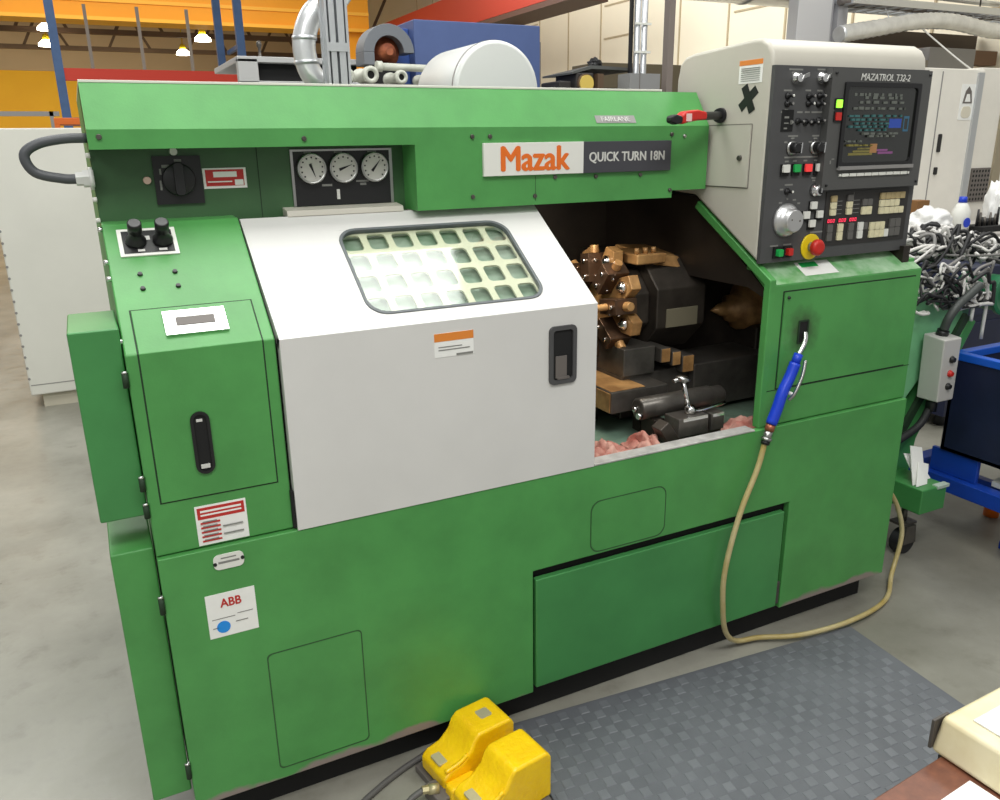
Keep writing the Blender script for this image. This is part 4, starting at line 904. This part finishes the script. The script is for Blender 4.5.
t = thing('blue_machine', (2.2, 3.4, 0), 'blue box-shaped machine cabinet standing beyond the white drum', 'machine')
b = M(); b.box(1.79, 2.61, 3.0, 3.6, 0, 2.24); b.done('cabinet', t, BLUEB, .006)
b = M(); b.box(1.655, 1.79, 3.08, 3.5, 0, 2.20); b.done('side_cabinet', t, mat('deep_blue', (52, 82, 150), .45), .006)
b = M(); b.box(2.02, 2.12, 2.96, 3.0, 1.86, 2.03); b.cyl((2.05, 2.93, 2.04), (2.05, 2.99, 2.04), .05, .05, 16); b.done('motor', t, BLACK, .006)
b = M(); b.box(1.93, 1.96, 2.985, 3.0, 1.98, 2.04); b.done('tag', t, PAPER)
t = thing('abrasive_wheel', (1.6, 2.85, 0), 'grey wheel guard with a rusty hub on a stand, left of the blue cabinet', 'grinder')
b = M(); n = 20; o_ = [(1.585+.145*math.cos(PI*k/n), 2.045+.145*math.sin(PI*k/n)) for k in range(n+1)]; i_ = [(1.585+.085*math.cos(PI*k/n), 2.045+.085*math.sin(PI*k/n)) for k in range(n+1)]
b.prism(o_+i_[::-1], 'y', 2.85, 3.0); b.box(1.44, 1.50, 2.85, 3.0, 1.98, 2.045); b.done('guard', t, mat('guard_grey', (112, 116, 122), .5), .003)
b = M(); b.lathe((1.585, 3.0, 2.05), (0, -1, 0), [(0, .08), (.08, .08), (.085, .045), (.13, .045), (.135, .02), (.16, .02)], 24); b.done('hub', t, mat('rusty_hub', (168, 96, 60), .6, rgb2=(120, 62, 40), vscale=20))
b = M(); b.box(1.48, 1.66, 2.86, 3.0, 0, 1.99); b.done('pedestal', t, BLACKM, .01)
t = thing('storage_rack', (1.7, 2.5, 0), 'low pale rack shelf under the row of white pipe fittings', 'rack')
b = M(); b.box(1.05, 1.95, 2.42, 2.70, 1.83, 1.855); b.done('shelf', t, mat('rack_grey', (150, 148, 142), .6))
for x in (1.06, 1.92):
    for y in (2.44, 2.68): b = M(); b.box(x-.015, x+.015, y-.015, y+.015, 0, 1.83); b.done('leg', t, GREYD)
FIT = mat('pale_fitting', (196, 198, 186), .4, var=.08)
pfx = None
for k, (x, z, r, lab) in enumerate(((1.22, 1.892, .036, 'pale ring fitting on the rack next to the aluminium post'), (1.34, 1.898, .042, 'pale ring fitting on the rack, second from the aluminium post'), (1.50, 1.89, .034, 'pale ring fitting in the middle of the rack'), (1.66, 1.886, .030, 'small pale ring fitting nearest the white drum'))):
    t = thing('pipe_fitting', (x, 2.5, 1.856), lab, 'pipe fitting', 'pipe fittings on the rack')
    b = M(); b.lathe((x, 2.44, z), (0, 1, 0), [(.02, r*.45), (0, r*.5), (0, r*.9), (.01, r), (.03, r), (.04, r*.75), (.16, r*.75), (.17, r), (.2, r)], 20); b.done('body', t, FIT)
    b = M(); b.cyl((x, 2.455, z), (x, 2.461, z), r*.48, r*.48, 16); b.done('bore', t, BLACKM)
b = M(); b.cyl((1.40, 2.54, 1.945), (1.78, 2.54, 1.940), .018, .018, 14); b.cyl((1.40, 2.54, 1.945), (1.43, 2.54, 1.945), .026, .026, 14); b.cyl((1.70, 2.54, 1.945), (1.74, 2.54, 1.94), .026, .026, 14)
tag(b.done('pipe_length', None, FIT), 'pale pipe lying across the fittings on the rack', 'pipe')
b = M(); b.box(1.66, 1.80, 2.36, 2.41, 1.80, 1.87); b.box(1.70, 1.84, 2.34, 2.40, 1.75, 1.83); b.box(1.70, 1.74, 2.36, 2.40, 0, 1.80)
tag(b.done('limit_switch', None, BLACK, .004), 'small black switch on a stalk left of the white drum', 'switch')
t = thing('black_machine', (2.75, 2.7, 0), 'black machine with a yellow round cover and a tray top', 'machine')
b = M(); b.box(2.48, 3.06, 2.62, 2.9, 0, 1.87); b.box(2.60, 2.72, 2.56, 2.8, 1.80, 1.945); b.box(2.50, 2.58, 2.58, 2.8, 1.8, 1.90); b.done('body', t, mat('soft_black', (46, 42, 40), .6), .01)
b = M(); b.hull([(2.57, 2.56, 1.935), (2.70, 2.56, 1.965), (3.02, 2.56, 1.962), (3.02, 2.9, 1.962), (2.57, 2.9, 1.935)], [(2.57, 2.56, 1.945), (2.70, 2.56, 1.985), (3.02, 2.56, 1.975), (3.02, 2.9, 1.975), (2.57, 2.9, 1.945)]); b.done('tray', t, mat('tray_grey', (84, 86, 84), .5))
b = M(); b.cyl((2.655, 2.56, 1.885), (2.655, 2.53, 1.885), .045, .045, 24); b.done('round_cover', t, mat('amber_cover', (214, 186, 92), .4))
b = M(); b.cyl((2.655, 2.56, 1.885), (2.655, 2.54, 1.885), .052, .052, 24); b.box(2.74, 2.78, 2.55, 2.62, 1.8, 1.94); b.done('cover_ring', t, mat('dark_bronze', (96, 76, 58), .5))
blob('coiled_lead', (2.80, 2.68, 1.976), (.045, .03, .035), 3.3, BLACK, 'small black coiled lead lying on the tray of the black machine', 'lead')
b = M(); b.cyl((2.66, 3.1, 0), (2.66, 3.1, 2.16), .010, .010, 8); tag(b.done('thin_rod', None, GREYD), 'thin dark upright rod behind the tray-topped machine', 'rod')
t = thing('conduit_post', (3.0, 2.5, 0), 'pair of silver conduits running up from a grey box', 'post')
for x in (2.968, 3.018): b = M(); b.cyl((x, 2.5, 0), (x, 2.5, 3.4), .019, .019, 14); b.done('conduit', t, ALU)
b = M(); b.box(2.925, 2.942, 2.50, 2.52, 0, 3.4); b.done('black_trunking', t, BLACK)
b = M(); b.m(0).box(2.83, 3.04, 2.36, 2.48, 1.45, 1.93); b.m(1).box(2.895, 2.90, 2.358, 2.36, 1.45, 1.93); b.done('junction_box', t, [mat('box_grey', (136, 136, 136), .5), GREYD], .003)
for z in (2.05, 2.2): b = M(); b.box(2.94, 3.05, 2.475, 2.485, z, z+.012); b.done('clip', t, WPLAST)
b = M(); b.box(3.155, 3.20, 2.45, 2.50, 0, 3.4); tag(b.done('steel_post', None, mat('post_brown_grey', (122, 112, 106), .6), .003), 'square grey-brown steel post left of the cream console', 'post')
t = thing('wall_shelving', (4.8, 4.6, 0), 'dark shelving unit against the cream wall behind the steel post', 'shelving')
b = M(); b.box(4.0, 6.2, 4.5, 4.9, 1.95, 2.20); b.box(4.0, 6.2, 4.88, 4.9, 0, 1.95); b.done('shelf_case', t, mat('dark_olive', (96, 86, 66), .7), .004)
for z in (.5, 1.0, 1.5): b = M(); b.box(4.02, 6.18, 4.5, 4.88, z, z+.03); b.done('shelf', t, GREYD)
for x in (4.0, 5.1, 6.17): b = M(); b.box(x, x+.03, 4.5, 4.9, 0, 1.95); b.done('upright', t, GREYD)

# overhead services at the right
t = thing('ventilation_main', (6, 4, 2.8), 'big silver ventilation duct running overhead along the top', 'duct')
b = M(); b.cyl((2.6, 4.45, 3.02), (6.4, 4.45, 3.02), .30, .30, 32); b.done('duct', t, GALV)
for x in (3.1, 3.9, 4.7, 5.5): b = M(); b.cyl((x, 4.45, 3.02), (x+.03, 4.45, 3.02), .308, .308, 32); b.done('duct_seam', t, ALU)
b = M(); b.cyl((3.3, 4.45, 3.3), (3.3, 4.45, 6), .01, .01, 6); b.cyl((5.2, 4.45, 3.3), (5.2, 4.45, 6), .01, .01, 6); b.done('hanger', t, DSTEEL)
t = thing('duct_column', (6.0, 4.0, 0), 'wide pale grey vertical duct rising behind the console', 'duct')
b = M(); b.box(5.72, 6.12, 4.0, 4.12, 0, 4.2); b.done('duct', t, mat('pale_duct', (196, 196, 198), .45), .006)
b = M(); b.cyl((6.16, 4.1, 0), (6.16, 4.1, 4.2), .06, .06, 16); b.box(6.22, 6.34, 4.02, 4.2, 0, 4.2); b.done('riser', t, mat('duct_grey', (164, 164, 168), .45))
t = thing('cable_tray', (7.4, 4, 2.7), 'galvanised cable tray running overhead at the top right', 'cable tray')
b = M(); b.box(6.2, 8.9, 3.85, 3.87, 2.68, 2.74); b.box(6.2, 8.9, 4.25, 4.27, 2.68, 2.74); b.box(6.2, 8.9, 4.05, 4.065, 2.70, 2.73)
for k in range(18): b.box(6.25+k*.15, 6.28+k*.15, 3.87, 4.25, 2.68, 2.695)
b.done('tray', t, ALU)
b = M(); b.tube([(6.2, 4.0, 2.71), (6.8, 4.05, 2.72), (7.4, 3.98, 2.70), (8.2, 4.05, 2.72), (8.9, 4.0, 2.70)], .03, 8); b.tube([(6.2, 4.12, 2.71), (7.0, 4.1, 2.72), (8.0, 4.15, 2.70), (8.9, 4.1, 2.71)], .025, 8); b.done('cables', t, GREYD)
b = M(); b.tube([(6.75, 4.35, 2.86), (7.4, 4.36, 2.90), (8.9, 4.35, 2.88)], .028, 8); b.tube([(6.75, 4.5, 2.96), (7.4, 4.5, 2.97), (8.9, 4.5, 2.96)], .022, 8); b.done('conduit', t, ALU)
b = M(); b.cyl((6.9, 4.06, 2.70), (6.9, 4.06, 6), .008, .008, 6); b.cyl((8.2, 4.06, 2.70), (8.2, 4.06, 6), .008, .008, 6); b.done('hanger', t, DSTEEL)
t = thing('flexible_duct', (7.3, 3.8, 2.5), 'wrinkled silver flexible duct hung under the cable tray', 'duct')
b = M(); b.tube([(5.9, 3.7, 2.40), (6.3, 3.72, 2.46), (6.9, 3.75, 2.55), (7.4, 3.75, 2.57), (8.0, 3.75, 2.52), (8.5, 3.75, 2.55), (8.95, 3.75, 2.62)], .064, 16, 14, corr=.12); b.done('hose', t, GALV)
b = M()
for x in (6.6, 7.2, 7.8, 8.4): b.cyl((x, 3.75, 2.5), (x, 3.84, 2.655), .006, .006, 6)
b.done('hanger', t, ALU)
t = thing('hanging_wire', (7.0, 3.6, 1.9), 'thin pale wire hanging from the duct to the white enclosure', 'wire')
b = M(); b.tube([(6.95, 3.7, 2.48), (6.75, 3.2, 2.2), (6.5, 2.8, 2.03)], .007, 6); b.done('wire', t, WPLAST)
t = thing('mezzanine_frame', (7.6, 3.9, 0), 'brown timber and grey steel framing under the silver duct', 'framing')
b = M(); b.box(6.9, 8.95, 4.3, 4.45, 2.28, 2.42); b.box(7.0, 7.1, 4.3, 4.4, 0, 2.28); b.done('beam', t, mat('brown_beam', (116, 88, 66), .7), .004)
b = M(); b.box(6.4, 7.6, 4.1, 4.3, 2.14, 2.28); b.box(7.0, 7.1, 4.12, 4.28, 0, 2.14); b.done('cross_beam', t, mat('pale_grey_beam', (140, 134, 122), .6), .004)
b = M(); b.box(6.5, 8.95, 4.56, 4.62, 2.02, 2.60); b.box(8.0, 8.1, 4.56, 4.62, 0, 2.02); b.done('shade_backing', t, mat('dark_void_shade', (74, 62, 50), .7))  # dark sheet added to stand in for the shadowed void behind the beams
b = M(); b.box(7.6, 8.3, 4.1, 4.28, 2.1, 2.4); b.box(7.9, 8.0, 4.12, 4.25, 0, 2.1); b.done('grey_unit', t, GREY, .006)

# ------------------------------------------------------------------ far hall
t = thing('white_cabinet', (.2, 4.4, 0), 'large plain off-white cabinet standing behind the left end of the lathe', 'cabinet')
b = M(); b.box(-.50, 1.0, 4.0, 5.0, .09, 1.69); b.done('carcass', t, mat('offwhite_panel', (222, 221, 212), .5, var=.03, vscale=2), .01)
b = M(); b.box(-.44, .98, 4.04, 4.98, 0, .09); b.done('plinth', t, mat('stained_plinth', (196, 190, 172), .6))
b = M(FY(4.0)); b.box(-.49, .99, .155, .160, 0, .002); b.done('panel_seam', t, GREY)
b = M(FY(4.0))
for k in range(20): b.cyl((-.493, .2+k*.07, 0), (-.493, .2+k*.07, .003), .008, .008, 8)
b.done('edge_rivets', t, GREY)
t = thing('orange_stand', (.4, 6.2, 0), 'orange bar of a stand just above the off-white cabinet', 'stand')
b = M(); b.box(-.14, .55, 6, 6.4, 1.76, 1.81); b.done('top_bar', t, ORANGEB, .004)
for x in (-.12, .53): b = M(); b.box(x-.02, x+.02, 6.0, 6.04, 0, 1.76); b.done('leg', t, ORANGEB)
t = thing('pallet_rack', (1.1, 10.4, 0), 'tall blue pallet rack with red beams far behind the lathe', 'pallet rack')
for x in (-.05, 2.10):
    for y in (10.0, 11.0):
        if x > 1 and y > 10.5: x_ = x-.10
        else: x_ = x
        b = M(); b.box(x_-.05, x_+.05, y-.04, y+.04, 0, 4.2 if y < 10.5 else (3.5 if x > 1 else 2.4)); b.done('upright', t, RACKB)
b = M(); b.box(0, 2.05, 9.97, 10.03, 2.36, 2.50); b.done('beam', t, RACKR)
b = M(); b.box(0, 2.05, 9.97, 10.03, 1.84, 1.94); b.done('beam', t, mat('rack_navy', (52, 58, 92), .5))
for x in (.35, .98, 1.6):
    b = M(); b.box(x-.02, x+.02, 10.95, 11.0, 2.40, 3.35); b.box(x-.02, x+.02, 10.0, 11.0, 2.38, 2.40); b.done('mesh_post', t, mat('post_grey', (150, 140, 130), .6))
for x in (-.05, 2.10):
    b = M()
    for z in (.4, 1.2, 2.0, 2.8 if x > 1 else 2.2): b.box(x-.02, x+.02, 10.0, 11.0, z, z+.05)
    b.done('brace', t, RACKB)
b = M(); b.box(-5, 6.5, 18, 18.6, 4.101, 5.7); b.m(1).box(-5, 6.5, 17.97, 18.0, 4.40, 4.47); b.box(-5, 6.5, 17.9, 18.7, 4.05, 4.12); b.m(2)
for k in range(12): b.box(5.1+k*.11, 5.15+k*.11, 17.96, 18.0, 4.85, 5.1)
for x in (-5.0, 6.0): b.m(0).box(x, x+.4, 18.1, 18.5, 0, 4.10)
tag(b.done('crane_girder', None, [GIRDER, mat('girder_amber', (252, 186, 60), .5), ROOF]), 'deep orange overhead crane girder spanning the far hall', 'crane')
t = thing('crane_runway', (7, 15, 3.8), 'red crane runway beam along the cream side wall', 'beam')
b = M(); b.box(6.7, 7.1, 9.4, 22, 3.62, 4.2); b.done('beam', t, mat('runway_red', (146, 34, 20), .5)); b = M(); b.box(6.65, 7.3, 9.3, 22, 3.52, 3.60); b.done('flange', t, mat('runway_brown', (66, 38, 28), .6))
for y in (12, 20): b = M(); b.box(7.2, 7.4, y, y+.2, 0, 3.52); b.done('column', t, WALLS)
t0 = None
lamps = (((-.18, 20, 4.06), 'hanging high-bay lamp, upper one left of the blue rack upright'), ((-.24, 22, 3.94), 'hanging high-bay lamp, lower one beside the blue rack upright'),
         ((3.06, 20, 3.96), 'hanging high-bay lamp, upper right of the two between the grey posts'), ((3.07, 24, 4.03), 'hanging high-bay lamp, lower left of the two between the grey posts'))
for p, lab in lamps:
    if t0 is None:
        t0 = thing('pendant_lamp', p, lab, 'lamp', 'high-bay lamps in the far hall')
        b = M(); b.lathe(p, (0, 0, 1), [(0, .19), (.06, .18), (.14, .09)], 24); b.done('diffuser', t0, LAMPE)
        b = M(); b.lathe((p[0], p[1], p[2]+.14), (0, 0, 1), [(0, .09), (.12, .07), (.14, .015), (1.2, .012)], 16); b.done('housing', t0, YELP)
    else: dup(t0, p, lab)
t = thing('guard_rail', (-.9, 9.2, 0), 'low yellow guard rail far behind the off-white cabinet', 'guard rail')
for z in (1.5, 1.93): b = M(); b.box(-2.4, -.12, 9.2, 9.25, z, z+.05); b.done('rail', t, YELP if z < 1.8 else GREY)
for x in (-2.3, -1.2, -.2): b = M(); b.box(x-.02, x+.02, 9.2, 9.25, 0, 1.98); b.done('post', t, GREY)

# ------------------------------------------------------------------ light
def area(name, loc, rot, sx, sy, power, col=(1, 1, .965)):
    l = bpy.data.lights.new(name, 'AREA'); l.shape = 'RECTANGLE'; l.size = sx; l.size_y = sy; l.energy = power; l.color = col
    o = bpy.data.objects.new(name, l); COL.objects.link(o); o.location = loc; o.rotation_euler = [math.radians(a) for a in rot]; return o
area('bay_light', (.6, .75, 5.0), (0, 0, 0), 3.6, 1.7, 106)
area('bay_light', (.4, -2.7, 5.0), (14, 0, 0), 3.6, 1.2, 100)
area('bay_light', (-3.2, -4.5, 5.0), (32, -30, 0), 1.6, 1.6, 52)
area('chamber_fill_light', (1.20, .36, 1.38), (35, 25, 0), .25, .08, 2.2, (1, .9, .76))  # unseen fill lamp added to brighten the turret and chip pan
area('bay_light', (5.0, 1.0, 5.2), (0, 0, 0), 1.2, 3, 70)
area('bay_light', (-1.5, 6.5, 5.2), (0, 0, 0), 3, 2, 110)
area('bay_light', (5.0, 9, 5.0), (0, -42, 0), 3, 6, 230)
area('bay_light', (1, 15, 5.4), (0, 0, 0), 8, 2, 230, (1, .88, .66))
area('bay_light', (-2, 24.5, 3.4), (40, 0, 0), 12, 2, 190, (1, .86, .62))
w = bpy.data.worlds.new('hall_ambient'); sc.world = w; w.use_nodes = True
w.node_tree.nodes['Background'].inputs[0].default_value = (1, 1, .97, 1); w.node_tree.nodes['Background'].inputs[1].default_value = .30

# ------------------------------------------------------------------ camera
yaw, pitch, roll = .4605, -.3071, -.0156
f = Vector((math.sin(yaw)*math.cos(pitch), math.cos(yaw)*math.cos(pitch), math.sin(pitch))); r = Vector((math.cos(yaw), -math.sin(yaw), 0)); u = r.cross(f)
c, s_ = math.cos(roll), math.sin(roll); X = c*r+s_*u; Y = -s_*r+c*u; Z = -f
cam = bpy.data.cameras.new('camera'); co = bpy.data.objects.new('camera', cam); COL.objects.link(co)
co.matrix_world = Matrix(((X.x, Y.x, Z.x, -.0271), (X.y, Y.y, Z.y, -1.6881), (X.z, Y.z, Z.z, 1.5655), (0, 0, 0, 1)))
cam.sensor_fit = 'HORIZONTAL'; cam.sensor_width = 36; cam.lens = 36*.81; cam.clip_start = .05; cam.clip_end = 200
sc.camera = co
vs = sc.view_settings; vs.view_transform = 'Standard'; vs.look = 'None'; vs.gamma = 1; vs.exposure = .5; vs.use_curve_mapping = False
